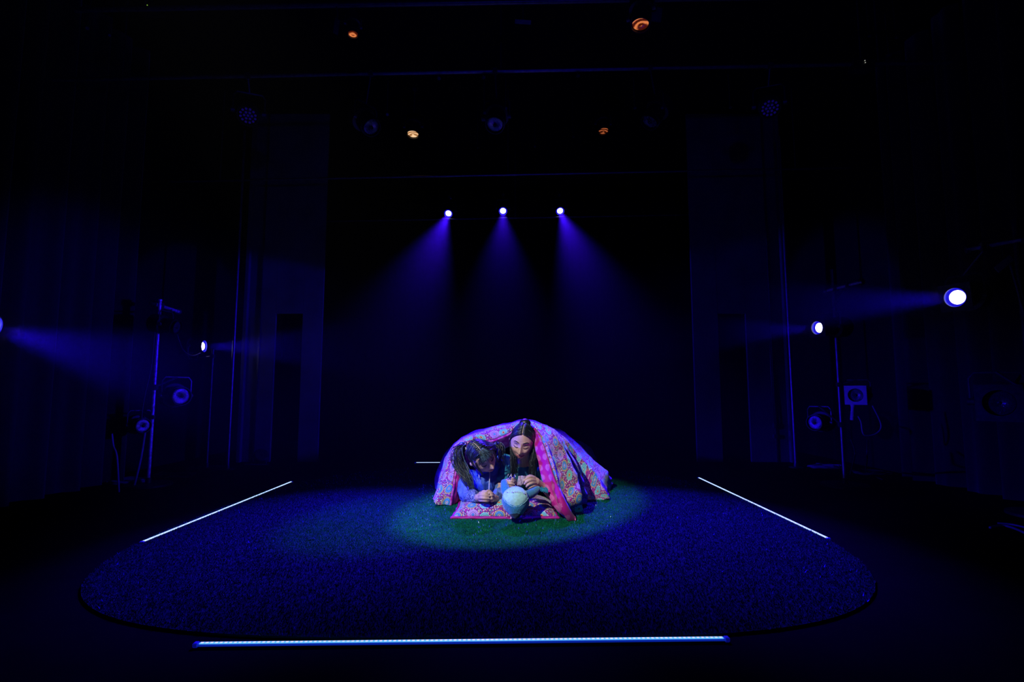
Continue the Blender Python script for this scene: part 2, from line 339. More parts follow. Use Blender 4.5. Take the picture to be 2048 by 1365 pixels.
def flat(xa, xb, side, label):
    """black painted masking flat with an open doorway"""
    Yf = 5.35; t = thing('masking_flat', label, 'flat', ((xa+xb)/2, Yf, 0)); H = 3.65
    # wide outer panel, narrow inner panel, header over the opening
    ox = P(550 if side < 0 else 1493, 700, Yf).x; ix = P(604 if side < 0 else 1437, 700, Yf).x
    outer = (min(xa, ox), max(xa, ox)); inner = (min(ix, xb), max(ix, xb)); zt = P(550, 628, Yf).z
    MB().box(((outer[0]+outer[1])/2, Yf, H/2), (outer[1]-outer[0], 0.03, H), bev=0.003).build('outer_panel', M['flat_paint'], t, 'auto')
    MB().box(((inner[0]+inner[1])/2, Yf, H/2), (inner[1]-inner[0], 0.03, H), bev=0.003).build('inner_panel', M['flat_paint'], t, 'auto')
    MB().box(((ox+ix)/2, Yf, (zt+H)/2), (abs(ox-ix)+0.001, 0.029, H-zt)).build('door_header', M['flat_paint'], t, 'auto')
    MB().box((xa-side*0.0, Yf-0.03, H/2), (0.035, 0.06, H), bev=0.004).build('edge_batten', M['flat_paint'], t, 'auto')
    s = outer[0]+0.14 if side < 0 else outer[1]-0.14
    MB().box((s, Yf-0.022, H/2), (0.02, 0.014, H), bev=0.002).build('seam_batten', M['dark_steel'], t, 'auto')
    return t
flat(P(487, 800, 5.35).x, P(640, 800, 5.35).x, -1, 'black painted masking flat with an open doorway, left side of the stage')
flat(P(1575, 800, 5.35).x, P(1390, 800, 5.35).x, 1, 'black painted masking flat with an open doorway, right side of the stage')

# ------------------------------------------------------------------ turf mat
CX, CY, RX, RYB, RYF = -0.12, 3.28, 1.63, 1.74, 1.72
def inside(x, y):
    dx = np.abs((x-CX)/RX); dy = np.where(y > CY, (y-CY)/RYB, (CY-y)/RYF); n = np.where(y > CY, 2.35, 3.6)
    return dx**n+dy**n < 1
def rim(k, n, s=1.0):
    a = 2*math.pi*k/n; c, q = math.cos(a), math.sin(a); e = 2/2.35 if q > 0 else 2/3.6
    return (CX+s*RX*math.copysign(abs(c)**e, c), CY+s*(RYB if q > 0 else RYF)*math.copysign(abs(q)**e, q))
turf = thing('turf_mat', 'rounded green artificial grass mat lying on the black stage floor', 'mat', (CX, CY, 0))
M['turf_back'] = mat('turf_back', (0.0015, 0.085, 0.042), 0.9, var=0.3, scale=90, spec=0.05)
mb = MB(); NB = 120
for z, s in ((0.0, 1.0), (0.006, 1.0)): mb.v += [(*rim(k, NB, s), z+0.001) for k in range(NB)]
mb.f = [(k, (k+1) % NB, NB+(k+1) % NB, NB+k) for k in range(NB)]+[tuple(range(NB, 2*NB)), tuple(range(NB))[::-1]]; mb.mi = [0]*len(mb.f)
mb.build('backing', M['turf_back'], turf, smooth=False)
M['blade'] = mat('blade', (0.0016, 0.14, 0.056), 0.6, var=0.35, scale=12, spec=0.12)
M['blade_glint'] = mat('blade_glint', (0.06, 0.13, 0.85), 0.25, var=0.4, scale=200, spec=1.0)  # glints of blue light painted as blade colour
def blades(n):
    # denser towards the camera, where a blade covers more pixels
    xs = rng.uniform(CX-RX, CX+RX, n*2); ys = CY-RYF+(RYB+RYF)*rng.uniform(0, 1, n*2)**1.15
    ok = inside(xs, ys); xs = xs[ok][:n]; ys = ys[ok][:n]; n = len(xs)
    h = rng.uniform(0.003, 0.009, n); wd = rng.uniform(0.0009, 0.0019, n); an = rng.uniform(0, 2*np.pi, n); ln = rng.uniform(0, 0.009, n); la = rng.uniform(0, 2*np.pi, n)
    # some blades are bigger and blue, standing in for sparkle glints
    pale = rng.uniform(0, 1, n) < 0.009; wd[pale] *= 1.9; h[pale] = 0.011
    co = np.zeros((n, 3, 3)); c = np.cos(an)*wd; s = np.sin(an)*wd
    co[:, 0] = np.stack([xs-c, ys-s, np.full(n, .006)], 1); co[:, 1] = np.stack([xs+c, ys+s, np.full(n, .006)], 1)
    co[:, 2] = np.stack([xs+np.cos(la)*ln, ys+np.sin(la)*ln, h+.006], 1)
    me = bpy.data.meshes.new('grass_blades'); me.vertices.add(n*3); me.vertices.foreach_set('co', (co-np.array([CX, CY, 0])).ravel())
    me.loops.add(n*3); me.loops.foreach_set('vertex_index', np.arange(n*3)); me.polygons.add(n)
    me.polygons.foreach_set('loop_start', np.arange(n)*3); me.update(calc_edges=True)
    me.materials.append(M['blade']); me.materials.append(M['blade_glint'])
    me.polygons.foreach_set('material_index', pale.astype(np.int32))
    o = bpy.data.objects.new('grass_blades', me); COL.objects.link(o); o.parent = turf; o['kind'] = 'stuff'
blades(480000)

# ------------------------------------------------------------------ LED strips
def led_strip(a, b, label, leds=0, wid=0.016, grp='white LED strips edging the grass mat'):
    a = Vector((a[0], a[1], 0)); b = Vector((b[0], b[1], 0)); d = (b-a).normalized(); L = (b-a).length; q = d.to_track_quat('X', 'Z'); rot = q.to_matrix(); c = (a+b)/2
    t = thing('led_strip', label, 'light strip', (c.x, c.y, 0), grp)
    MB().box((c.x, c.y, 0.0065 if leds else 0.004), (L+0.012, wid+(0.007 if leds else 0.004), 0.005 if leds else 0.008), rot, 0.001).build('channel', M['led_channel'] if leds else M['dark_steel'], t, 'auto')
    MB().box((c.x, c.y, 0.0095), (L, wid*0.85, 0.003), rot).build('light_tape', M['led_tape'] if leds else M['led_far'], t, False)
    for e in (a-d*0.010, b+d*0.010):
        MB().box((e.x, e.y, 0.006), (0.014, wid+0.006, 0.012), rot, 0.002).build('end_cap', M['led_edge'], t, 'auto')
    if leds:
        first = None
        for k in range(leds):
            p = a+d*(L*(k+0.5)/leds)
            if first is None:
                first = MB().box(p+Vector((0, 0, 0.0105)), (L/leds*0.70, wid*0.74, 0.002), rot @ Matrix.Rotation(0.12, 3, 'Z'), 0.001).build('led', M['led_core'], t, 'auto'); p0 = p
            else:
                o = first.copy(); COL.objects.link(o); o.location = first.location+(p-p0)
    return t
sf0, sf1 = F(400, 1287, .01), F(1446, 1276, .01); led_strip(sf0, sf1, 'bright LED strip along the front of the mat, nearest the camera', 113, 0.011)
led_strip(F(287, 1083, .01), F(582, 964, .01), 'white LED strip along the left edge of the mat', 0, 0.012)
led_strip(F(1654, 1076, .01), F(1398, 956, .01), 'white LED strip along the right edge of the mat', 0, 0.012)
bb = F(833, 925.5, .01); led_strip(bb, (bb.x+1.50, bb.y+0.02, 0.01), 'white LED strip behind the quilt at the back edge of the mat', 0, 0.014)

# ------------------------------------------------------------------ rig
def pipe(name, pts, r, m, label, hang=True):
    a, b = Vector(pts[0]), Vector(pts[1]); t = thing(name, label, 'rigging pipe', a)
    MB().tube([a, b], r, 16).build('tube', m, t, 'auto')
    if hang:
        for u in (0.08, 0.5, 0.92):
            p = a.lerp(b, u); MB().tube([p, (p.x, p.y, ZC)], 0.006, 6).build('hanger', M['dark_steel'], t, 'auto')
    return t
def zrow(py, Y): return P(1024, py, Y).z
PF, PM, PB = 3.35, 4.95, 6.02
pipe('lighting_pipe', (P(100, 160, PF), P(1900, 125, PF)), 0.014, M['steel'], 'front overhead lighting pipe, highest in the picture')
pipe('lighting_pipe', (P(330, 364, PM), P(1700, 336, PM)), 0.011, M['steel'], 'middle overhead lighting pipe above the three lit back lights')
pipe('lighting_pipe', (P(560, 445, PB), P(1500, 428, PB)), 0.010, M['dark_steel'], 'rear overhead lighting pipe just under the three lit lamps')

def lantern(pos, tgt, R, label, kind, anchor=None, length=None, lit=None, group=None, name='stage_lantern', lensmat=None, frame=False, doors=False):
    """pos = centre of the lens, R = lens radius, anchor = where the clamp grips"""
    pos = Vector(pos); ax = (Vector(tgt)-pos).normalized(); bk = -ax; L = length or R*4
    t = thing(name, label, 'stage light', pos, group)
    mb = MB()
    if kind == 'led':
        mb.lathe(pos, bk, [(-0.3*R, R*1.22), (-0.3*R, R*1.12), (0.02, R*1.12), (0.02, R*1.25), (L*0.45, R*1.25), (L*0.55, R*0.95), (L*0.62, R*0.95), (L*0.7, R*0.6), (L*0.75, R*0.55)], 28, cap=False)
        for k in range(4): mb.lathe(pos+bk*(L*(0.12+0.08*k)), bk, [(0, R*1.3), (L*0.03, R*1.3)], 28)
    else:
        mb.lathe(pos, bk, [(-0.35*R, R*1.2), (-0.35*R, R*1.1), (0.01, R*1.1), (0.01, R*1.3), (L*0.3, R*1.3), (L*0.32, R*1.15), (L*0.5, R*1.2), (L*0.52, R*1.6), (L*0.9, R*1.6), (L, R*1.2), (L*1.0, R*0.2)], 28, cap=False)
    mb.build('housing', M['lamp_black'], t, 'auto')
    if lit:
        MB().lathe(pos, ax, [(0.0, R*0.76), (R*0.12, R*0.62), (R*0.2, R*0.36), (R*0.24, 0.02*R)], 28).build('lens', M['lens_lit'], t)
        MB().lathe(pos, ax, [(0.002, R*0.76), (0.003, R*0.9), (0.003, R*1.09), (R*0.34, R*1.09), (R*0.34, R*1.05)], 28, cap=False).build('lens_ring', M['lens_rim'], t)
    elif kind == 'led':
        MB().lathe(pos, ax, [(0.0, R*1.1), (0.003, R*1.1)], 28).build('face_plate', M['lamp_black'], t)
        q = ax.to_track_quat('Z', 'Y'); first = None; spots = [(0, 0)]+[(0.42*R*math.cos(a), 0.42*R*math.sin(a)) for a in np.arange(6)*math.pi/3]+[(0.84*R*math.cos(a), 0.84*R*math.sin(a)) for a in np.arange(12)*math.pi/6+0.2]
        for sx, sy in spots:
            c = pos+q @ Vector((sx, sy, 0.004))
            if first is None:
                first = MB().ball(c, (R*0.15, R*0.15, R*0.08), 10, q.to_matrix()).build('led_lens', M['led_glint'], t); c0 = c
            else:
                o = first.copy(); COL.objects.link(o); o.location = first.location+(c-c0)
    else:
        lm = lensmat or M['glass_off']; pr = [(0.0, R)]
        for k in range(7): rr = R*(1-k/7.0); pr += [(R*0.05+R*0.03*k, rr), (R*0.02+R*0.03*k, rr*0.94)]
        pr.append((R*0.26, 0.01)); MB().lathe(pos, ax, pr, 28).build('lens', lm, t)
    # yoke
    side = ax.cross(Vector((0, 0, 1))); side = side.normalized() if side.length > 0.1 else Vector((1, 0, 0))
    c = pos+bk*(L*0.4); upv = Vector((0, 0, 1)) if (anchor is None or Vector(anchor).z > c.z) else Vector((0, 0, -1))
    hgt = R*2.4; w_ = R*1.75
    pts = [c+side*w_, c+side*w_+upv*hgt*0.8, c+side*w_*0.8+upv*hgt, c-side*w_*0.8+upv*hgt, c-side*w_+upv*hgt*0.8, c-side*w_]
    MB().tube(pts, R*0.11, 8, flat=0.6).build('yoke', M['dark_steel'], t, 'auto')
    for s_ in (1, -1): MB().lathe(c+side*(s_*R*1.5), side*s_, [(0, R*0.3), (R*0.45, R*0.3), (R*0.45, R*0.1)], 10).build('tilt_knob', M['dark_steel'], t, 'auto')
    top = c+upv*hgt
    if anchor is not None:
        an = Vector(anchor); MB().tube([top, top.lerp(an, 0.5), an], R*0.12, 8).build('drop_arm', M['dark_steel'], t, 'auto')
        MB().box(an, (R*0.7, R*0.7, R*0.7), None, R*0.1).build('clamp', M['dark_steel'], t, 'auto')
    else: MB().box(top, (R*0.6, R*0.5, R*0.5), None, R*0.08).build('clamp', M['dark_steel'], t, 'auto')
    if frame:
        q = ax.to_track_quat('Z', 'Y').to_matrix(); c2 = pos+ax*(R*0.42); s_ = R*1.45; vv = []; n = 32; ff = []
        for z in (0, 0.006):
            for k in range(n):
                a = 2*math.pi*k/n; vv.append(c2+q @ Vector((R*1.02*math.cos(a), R*1.02*math.sin(a), z)))
            for k in range(n):
                a = 2*math.pi*k/n; m_ = max(abs(math.cos(a)), abs(math.sin(a))); vv.append(c2+q @ Vector((s_*math.cos(a)/m_, s_*math.sin(a)/m_, z)))
        for k in range(n):
            k2 = (k+1) % n
            ff += [(k, k2, n+k2, n+k), (2*n+k, 2*n+k2, 3*n+k2, 3*n+k), (k, k2, 2*n+k2, 2*n+k), (n+k, n+k2, 3*n+k2, 3*n+k)]
        MB().add(vv, ff).build('gel_frame', frame, t, False)
    if doors:
        q = ax.to_track_quat('Z', 'Y').to_matrix()
        for k in range(4):
            r2 = q @ Matrix.Rotation(k*math.pi/2, 3, 'Z') @ Matrix.Rotation(math.radians(-38), 3, 'X')
            MB().box(pos+ax*(R*0.5)+(q @ Matrix.Rotation(k*math.pi/2, 3, 'Z')) @ Vector((0, R*1.45, R*0.5)), (R*2.0, 0.003, R*1.4), r2, 0.001).build('barn_door', M['steel'] if doors == 2 else M['dark_steel'], t, 'auto')
    return t
BG = 'lit blue back lights on the rear pipe'
for (p, tg), lb, ay in zip(BACK, ('left of the three lit blue lamps in a row at the back', 'middle of the three lit blue lamps in a row at the back', 'right of the three lit blue lamps in a row at the back'), (438, 436, 434)):
    pp = P(1024+(p.x/6.0)*FPX, ay, PB)
    lantern(p, tg, 0.045, lb, 'led', Vector((p.x, p.y+0.10, p.z+0.23)), 0.16, True)
    # bracket down to the pipe
PX = lambda px, Y: P(px, 400, Y).x
def frontpipe(px): return P(px, 160-(px-100)*35/1800, PF)
def midpipe(px): return P(px, 364-(px-330)*28/1370, PM)
AU = (0, 1.2, 0.3)
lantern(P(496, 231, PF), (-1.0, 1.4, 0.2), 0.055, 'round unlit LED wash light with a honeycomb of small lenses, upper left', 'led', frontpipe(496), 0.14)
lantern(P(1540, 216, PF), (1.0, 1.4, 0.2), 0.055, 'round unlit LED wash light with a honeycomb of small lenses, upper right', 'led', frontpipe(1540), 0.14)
lantern(P(742, 254, PF), (0.9, 2.0, 0.2), 0.052, 'unlit lantern with a sparkling pebbled lens, left of the hanging row', 'fresnel', frontpipe(742), 0.2, name='hanging_lantern')
lantern(P(990, 249, PF), (-0.4, 2.0, 0.2), 0.052, 'unlit lantern with a ribbed lens, middle of the hanging row', 'fresnel', frontpipe(990), 0.2, name='hanging_lantern')
lantern(P(1300, 243, PF), (-0.7, 2.8, 0.0), 0.05, 'unlit lantern with a bright wire edge, right of the hanging row', 'fresnel', frontpipe(1300), 0.2, name='hanging_lantern')
lantern(P(826, 267, PM), (-1.0, 4.35, 1.0), 0.052, 'lantern with a warm amber glowing lens below the front pipe', 'fresnel', midpipe(826)+Vector((0, 0, 0.9)), 0.2, lensmat=M['glow_warm'], name='glowing_lantern')
lantern(P(1207, 261, PM), (0.95, 4.3, 1.0), 0.045, 'lantern with a faint red glowing lens right of centre', 'fresnel', midpipe(1207)+Vector((0, 0, 0.9)), 0.2, lensmat=M['glow_dim'], name='glowing_lantern')
lantern(P(706, 67, 2.6), (-0.7, 2.3, 0.4), 0.024, 'lantern with a dim red glowing lens at the top left of centre', 'fresnel', P(706, 30, 2.62), 0.12, lensmat=M['glow_red'], name='glowing_lantern')
lantern(P(1281, 47, 2.6), (0.4, 2.25, 0.4), 0.042, 'lantern with a bright orange glowing lens at the top right of centre', 'fresnel', P(1281, 5, 2.62), 0.16, lensmat=M['glow_red'], name='glowing_lantern')
pipe('lighting_pipe', (P(150, 20, 2.63), P(1900, -12, 2.63)), 0.014, M['dark_steel'], 'overhead lighting pipe along the very top edge of the picture')
# loose shutters and flags hanging by the top lanterns
def flag(px, py, Y, w_, h_, rz, rx, label, m='steel'):
    c = P(px, py, Y); r = Matrix.Rotation(rz, 3, 'Z') @ Matrix.Rotation(rx, 3, 'X'); t = thing('metal_flag', label, 'light flag', c)
    MB().box(c, (w_, 0.003, h_), r, 0.001).build('blade', M[m], t, 'auto')
    MB().tube([c+Vector((0, 0, h_*0.4)), c+Vector((0, 0.01, h_*0.5+0.03)), P(px, 10, 2.63)], 0.004, 6).build('arm', M['dark_steel'], t, 'auto')
flag(673, 53, 2.6, 0.03, 0.08, 0.9, 0.2, 'narrow metal flag left of the dim red lantern')
flag(1046, 44, 2.6, 0.085, 0.02, 0.1, 0.8, 'thin horizontal metal flag at the top centre')
flag(1313, 29, 2.6, 0.06, 0.07, 0.2, 0.35, 'square metal flag right of the orange glowing lantern', 'dark_steel')
# small hanging hardware glints along the pipes
def hook(px, py, Y, r, label, up=0.1):
    c = P(px, py, Y); t = thing('pipe_clamp', label, 'clamp', c, 'pipe clamps catching the blue light')
    MB().box(c, (r*1.5, r*1.5, r*1.8), Matrix.Rotation(0.4, 3, 'Y'), r*0.3).build('jaw', M['steel'], t, 'auto')
    MB().lathe(c, (0.3, -0.6, -0.4), [(0, r*0.9), (r*1.6, r*0.9), (r*1.6, r*0.3)], 12).build('bolt', M['steel'], t, 'auto')
    MB().tube([c, c+Vector((0, 0.01, up))], r*0.35, 6).build('stem', M['dark_steel'], t, 'auto')
LP = {'a': 'small steel clamp '}
for px, py, Y, r, w_, up in ((877, 157, PF, .012, 'under the front pipe left of centre', .05), (966, 155, PF, .012, 'under the front pipe at centre', .05), (1155, 152, PF, .011, 'under the front pipe right of centre', .05),
        (774, 229, PF, .010, 'beside the pebbled-lens lantern', .25), (968, 226, PF, .010, 'upper left of the ribbed-lens lantern', .24), (1011, 217, PF, .010, 'upper right of the ribbed-lens lantern', .22),
        (1269, 216, PF, .009, 'left of the wire-edged lantern', .22), (1146, 274, PM, .010, 'left of the faint red lantern', .4), (1069, 293, PM, .010, 'hanging alone under the ribbed-lens lantern', .45), (955, 296, PM, .008, 'hanging low left of centre', .45),
        (176, 57, PF, .012, 'far upper left, the higher one', .3), (220, 71, PF, .009, 'far upper left, the lower one', .3), (1738, 72, PF, .009, 'far upper right, leftmost', .3), (1792, 75, PF, .010, 'far upper right, rightmost', .3), (1777, 110, PF, .011, 'far upper right, lowest', .3),
        (901, 397, PB, .009, 'above the left lit back lamp', .12), (1117, 392, PB, .009, 'above the right lit back lamp', .12), (1460, 215, PF, .008, 'left of the right honeycomb wash light', .25)):
    hook(px, py, Y, r, 'small steel clamp '+w_, up)
def indicator(pts, m, label):
    c = P(*pts[0]); t = thing('dimmer_pack', label, 'electronics', c)
    mb = MB().box(c+Vector((0, 0.05, 0)), (0.14, 0.08, 0.07), None, 0.006); mb.build('case', M['lamp_black'], t, 'auto')
    for q in pts: MB().ball(P(*q)+Vector((0, 0.006, 0)), 0.0035, 8).build('indicator', m, t)
    MB().tube([c+Vector((0, 0.05, 0.03)), (c.x, c.y+0.05, ZC)], 0.006, 6).build('hanger', M['dark_steel'], t, 'auto')
indicator([(293, 9, 3.3), (295, 11.5, 3.3), (297, 14.5, 3.3)], M['ind_green'], 'small hanging box with yellow green indicator dots, top left')
indicator([(1732, 124, 3.3), (1731, 120, 3.3)], M['ind_white'], 'small hanging box with a white indicator dot, upper right')

# ------------------------------------------------------------------ boom stands
def boom(base, topz, r, label, m='steel', tbar=None, lean=0):
    base = Vector(base); t = thing('boom_stand', label, 'light stand', (base.x, base.y, 0))
    n = 12; pts = [Vector((base.x, base.y, 0.02+(topz-0.02)*i/n)) for i in range(n+1)]
    MB().tube(pts, r, 12).build('pole', M[m], t, 'auto')
    MB().lathe((base.x, base.y, 0), (0, 0, 1), [(0, 0.16), (0.014, 0.16), (0.018, 0.155), (0.02, r*1.8), (0.06, r*1.6), (0.06, r)], 28, cap=False).build('base_plate', M['lamp_black'], t, 'auto')
    MB().lathe((base.x, base.y, topz-0.14), (0, 0, 1), [(0, r*1.35), (0.02, r*1.35)], 12).build('collar', M[m], t, 'auto')
    MB().lathe((base.x, base.y, topz-0.012), (0, 0, 1), [(0, r*1.3), (0.014, r*1.3)], 12).build('top_cap', M[m], t, 'auto')
    if tbar:
        a, b = Vector(tbar[0]), Vector(tbar[1]); d = (b-a).normalized()
        MB().tube([a, b], 0.013, 12).build('crossbar', M['scuffed_steel'], t, 'auto')
        for e, s in ((a, -1), (b, 1)): MB().lathe(e, d*s, [(-0.02, 0.024), (0.0, 0.024), (0.006, 0.014)], 14).build('end_stop', M['steel'], t, 'auto')
        c = a.lerp(b, 0.3); MB().box(c, (0.035, 0.035, 0.05), None, 0.004).build('bar_clamp', M['dark_steel'], t, 'auto')
    return t
bL = F(296, 972); bR = F(1690, 973)
boom(bL, P(322, 600, bL.y).z, 0.012, 'scuffed steel light stand on the left in front of the curtain', 'scuffed_steel', (P(305, 607, bL.y), P(358, 624, bL.y+0.5)))
ba, bbx = P(1650, 583, bR.y), P(1726, 563, bR.y-0.25)
boom(bR, P(1668, 540, bR.y).z, 0.013, 'tall steel light stand on the right with a crossbar', 'steel', (ba, bbx))
bL2 = F(413, 940); boom(bL2, P(421, 700, bL2.y).z, 0.010, 'thin dark light stand behind the left steel one', 'dark_steel')
bRN = Vector((3.0, 3.05, 0)); boom(bRN, P(2040, 440, 3.05).z, 0.017, 'dark light stand at the right edge of the picture', 'dark_steel', (P(1932, 500, 3.15), P(2050, 478, 3.0)))
bLN = Vector((-2.86, 2.72, 0)); boom(bLN, 1.35, 0.015, 'dark light stand at the left edge of the picture', 'dark_steel')
MB().tube([P(2022, 530, 3.1), P(2052, 625, 3.0)], 0.01, 8)
# scaffold poles by the flats
for px0, px1, base_py, top_py, label in ((465, 455, 940, 490, 'thin vertical steel pole beside the left flat'), (1573, 1592, 936, 500, 'thin vertical steel pole beside the right flat')):
    b = F(px1, base_py); t = thing('upright_pole', label, 'pole', (b.x, b.y, 0))
    MB().tube([(b.x, b.y, 0.01), (b.x, b.y, 3.2)], 0.013, 12).build('tube', M['steel'], t, 'auto')
    MB().lathe((b.x, b.y, 0), (0, 0, 1), [(0, 0.06), (0.008, 0.06), (0.01, 0.02), (0.04, 0.018)], 16, cap=False).build('foot', M['dark_steel'], t, 'auto')
# lit side lanterns
lantern(*SIDE_L_NEAR, 0.06, 'lit blue side lantern half cut off by the left edge of the picture', 'fresnel', Vector((-2.86, 2.72, 1.30)), 0.26, True, name='side_lantern')
lantern(SIDE_L_FAR[0], SIDE_L_FAR[1], 0.05, 'lit blue side lantern on the thin stand at left', 'fresnel', Vector((bL2.x, bL2.y, SIDE_L_FAR[0].z-0.10)), 0.2, True, name='side_lantern')
lantern(SIDE_R_NEAR[0], (0.6, 2.2, 1.0), 0.058, 'biggest brightest lit lantern, at the far right', 'fresnel', P(1975, 492, 3.1), 0.24, True, name='side_lantern', frame=M['lamp_black'])
lantern(SIDE_R_FAR[0], (-0.6, 3.0, 1.0), 0.048, 'lit blue side lantern hung from the right crossbar', 'fresnel', ba.lerp(bbx, 0.62), 0.27, True, name='side_lantern', frame=M['lamp_black'])
# unlit lanterns on the stands
lantern(P(352, 655, bL.y), (0.2, 4.0, 0.6), 0.045, 'dark unlit lantern under the left crossbar', 'fresnel', P(345, 620, bL.y+0.38), 0.2, name='side_lantern')
lantern(P(362, 793, bL.y+0.1), (0.2, 2.2, 0.5), 0.06, 'dark unlit lantern at mid height beside the left stand', 'fresnel', Vector((bL.x, bL.y, P(322, 775, bL.y).z)), 0.2, name='side_lantern')
lantern(P(286, 852, bL.y-0.05), (0.2, 2.0, 0.3), 0.045, 'small unlit lantern with a speckled lens low on the left stand', 'fresnel', Vector((bL.x, bL.y, P(302, 835, bL.y).z)), 0.16, name='side_lantern')
M['frame_grey'] = mat('frame_grey', (0.5, 0.5, 0.52), 0.6)
lantern(P(1712, 791, bR.y-0.1), (0.3, 1.3, 0.7), 0.048, 'unlit lantern with a square pale gel frame beside the right stand', 'fresnel', Vector((bR.x, bR.y, P(1683, 770, bR.y).z)), 0.2, name='side_lantern', frame=M['frame_grey'])
lantern(P(1630, 846, bR.y+0.5), (-0.2, 2.6, 0.3), 0.055, 'unlit lantern with a dim speckled lens left of the right stand', 'fresnel', Vector((bR.x, bR.y, P(1687, 850, bR.y).z)), 0.2, name='side_lantern')
lantern(P(1998, 806, 3.15), (0.6, 0.6, 0.5), 0.075, 'large unlit lantern with a dark square frame at the right edge', 'fresnel', Vector((bRN.x, bRN.y, P(2040, 790, 3.05).z)), 0.24, name='side_lantern', frame=M['dark_steel'])
# blade flag and brace by the right edge
t = thing('metal_flag', 'broad tilted metal flag above the brightest right lantern', 'light flag', P(2008, 528, 3.05))
MB().box(P(2008, 528, 3.05), (0.125, 0.004, 0.04), Matrix.Rotation(math.radians(-38), 3, 'Y'), 0.001).build('blade', M['frame_grey'], t, 'auto')
MB().tube([P(2008, 528, 3.06), P(2005, 490, 3.1)], 0.005, 6).build('arm', M['dark_steel'], t, 'auto')
t = thing('brace_bar', 'slanting steel brace at the right edge of the picture', 'brace', P(2045, 640, 3.0))
MB().tube([P(2022, 530, 3.05), P(2058, 660, 2.98)], 0.009, 10).build('bar', M['steel'], t, 'auto')
# handle below the framed lantern
t = thing('ribbed_grip', 'short pale ribbed grip hanging under the square framed lantern', 'handle', P(1706, 830, bR.y-0.1))
pr = [(0, 0.012)]
for k in range(5): pr += [(0.012+k*0.012, 0.014), (0.018+k*0.012, 0.011)]
MB().lathe(P(1704, 841, bR.y-0.1), (0.12, 0, 1), pr+[(0.10, 0.013), (0.115, 0.02)], 14).build('grip', M['frame_grey'], t, 'auto')
# rope or pulley on the right flat
t = thing('rope_cleat', 'steel cleat with a hanging rope on the right flat', 'cleat', P(1549, 862, 5.28))
MB().box(P(1549, 852, 5.30), (0.03, 0.03, 0.05), None, 0.005).build('upper_block', M['steel'], t, 'auto')
MB().box(P(1550, 873, 5.30), (0.04, 0.03, 0.04), None, 0.005).build('lower_block', M['steel'], t, 'auto')
MB().tube([P(1538, 620, 5.30), P(1542, 740, 5.30), P(1549, 850, 5.29)], 0.006, 6).build('rope', M['rubber'], t)

# cables and floor clutter
def cable(pts, r, label, m='rubber', n=60):
    o = MB().tube(catmull(pts, n), r, 7).build('cable', M[m]); return tag(o, label, 'cable')
def coil(c, R, turns, r, label, m='rubber', sq=0.6):
    rs = random.Random(label); c = Vector(c); pts = []
    for k in range(turns*14):
        a = 2*math.pi*k/14; rr = R*(1+rs.uniform(-.14, .14)); pts.append(c+Vector((rr*math.cos(a), rr*sq*math.sin(a), r+0.004+0.022*rs.random()*(k/(turns*14)+0.3))))
    o = MB().tube(catmull(pts, turns*40), r, 7).build('cable_coil', M[m]); return tag(o, label, 'cable')
coil(F(255, 968), 0.15, 5, 0.008, 'coiled black cable left of the left stand base', 'cable_pale')
coil(F(350, 955), 0.16, 3, 0.006, 'loose black cable loops right of the left stand base')
coil(F(1650, 938), 0.13, 3, 0.007, 'loose cable loops by the right upright pole', 'cable_pale')
coil(F(1745, 950), 0.15, 3, 0.006, 'loose cable loops right of the right stand base')
def G(px, py, z=0.008): return F(px, py, z)
cable([P(224, 868, 3.7), P(227, 893, 3.7), P(234, 915, 3.68), G(238, 985)], 0.006, 'pale cable hanging down left of the left stand', 'cable_pale')
cable([P(312, 640, bL.y-.02), P(303, 730, bL.y-.04), P(288, 800, bL.y-.05), P(283, 838, bL.y-.06)], 0.005, 'thin cable running down beside the left stand')
cable([P(290, 866, bL.y-.05), P(284, 905, bL.y-.05), P(279, 930, bL.y-.1), G(268, 974)], 0.008, 'taped cable dropping from the small left lantern', 'cable_pale')
cable([P(1745, 812, 3.75), P(1762, 850, 3.75), P(1752, 868, 3.75), P(1728, 870, 3.75), P(1722, 845, 3.75), P(1716, 833, 3.76)], 0.005, 'loop of cable hanging behind the square framed lantern', 'cable_pale')
cable([P(1702, 880, 3.7), P(1709, 900, 3.7), P(1709, 915, 3.7), G(1700, 950)], 0.005, 'short cable hanging right of the right stand')
cable([P(1735, 880, 3.7), P(1734, 920, 3.72), G(1734, 945), G(1765, 960)], 0.005, 'cable dropping to a plug right of the right stand')
cable([G(2060, 1072), G(2030, 1058), G(2005, 1052), G(1980, 1056)], 0.006, 'cable on the floor at the lower right edge', 'cable_pale')
cable([G(2060, 1058), G(2025, 1050), G(1995, 1047)], 0.005, 'second thinner cable on the floor at the lower right edge', 'cable_pale')
cable([P(354, 668, bL.y+.1), P(366, 700, 4.2), P(385, 712, 4.5), P(402, 706, 4.85)], 0.005, 'cable slung between the two left stands')
for px, py, w_, label in ((1668, 939, .06, 'small pale connector box on the floor by the right stand'), (1640, 934, .05, 'flat steel bracket on the floor near the right upright pole'), (1686, 939, .03, 'little plug on the floor at the foot of the right stand')):
    c = F(px, py); t = thing('floor_box', label, 'box', (c.x, c.y, 0))
    MB().box(c+Vector((0, 0, 0.018)), (w_, 0.05, 0.03), Matrix.Rotation(0.3, 3, 'Z'), 0.004).build('case', M['steel'], t, 'auto')
    MB().box(c+Vector((0, -0.027, 0.018)), (w_*0.5, 0.008, 0.016), Matrix.Rotation(0.3, 3, 'Z'), 0.002).build('socket', M['dark_steel'], t, 'auto')
t = thing('floor_lantern', 'small dark floor lantern at the foot of the left flat', 'stage light', F(515, 932))
fc = F(515, 932)
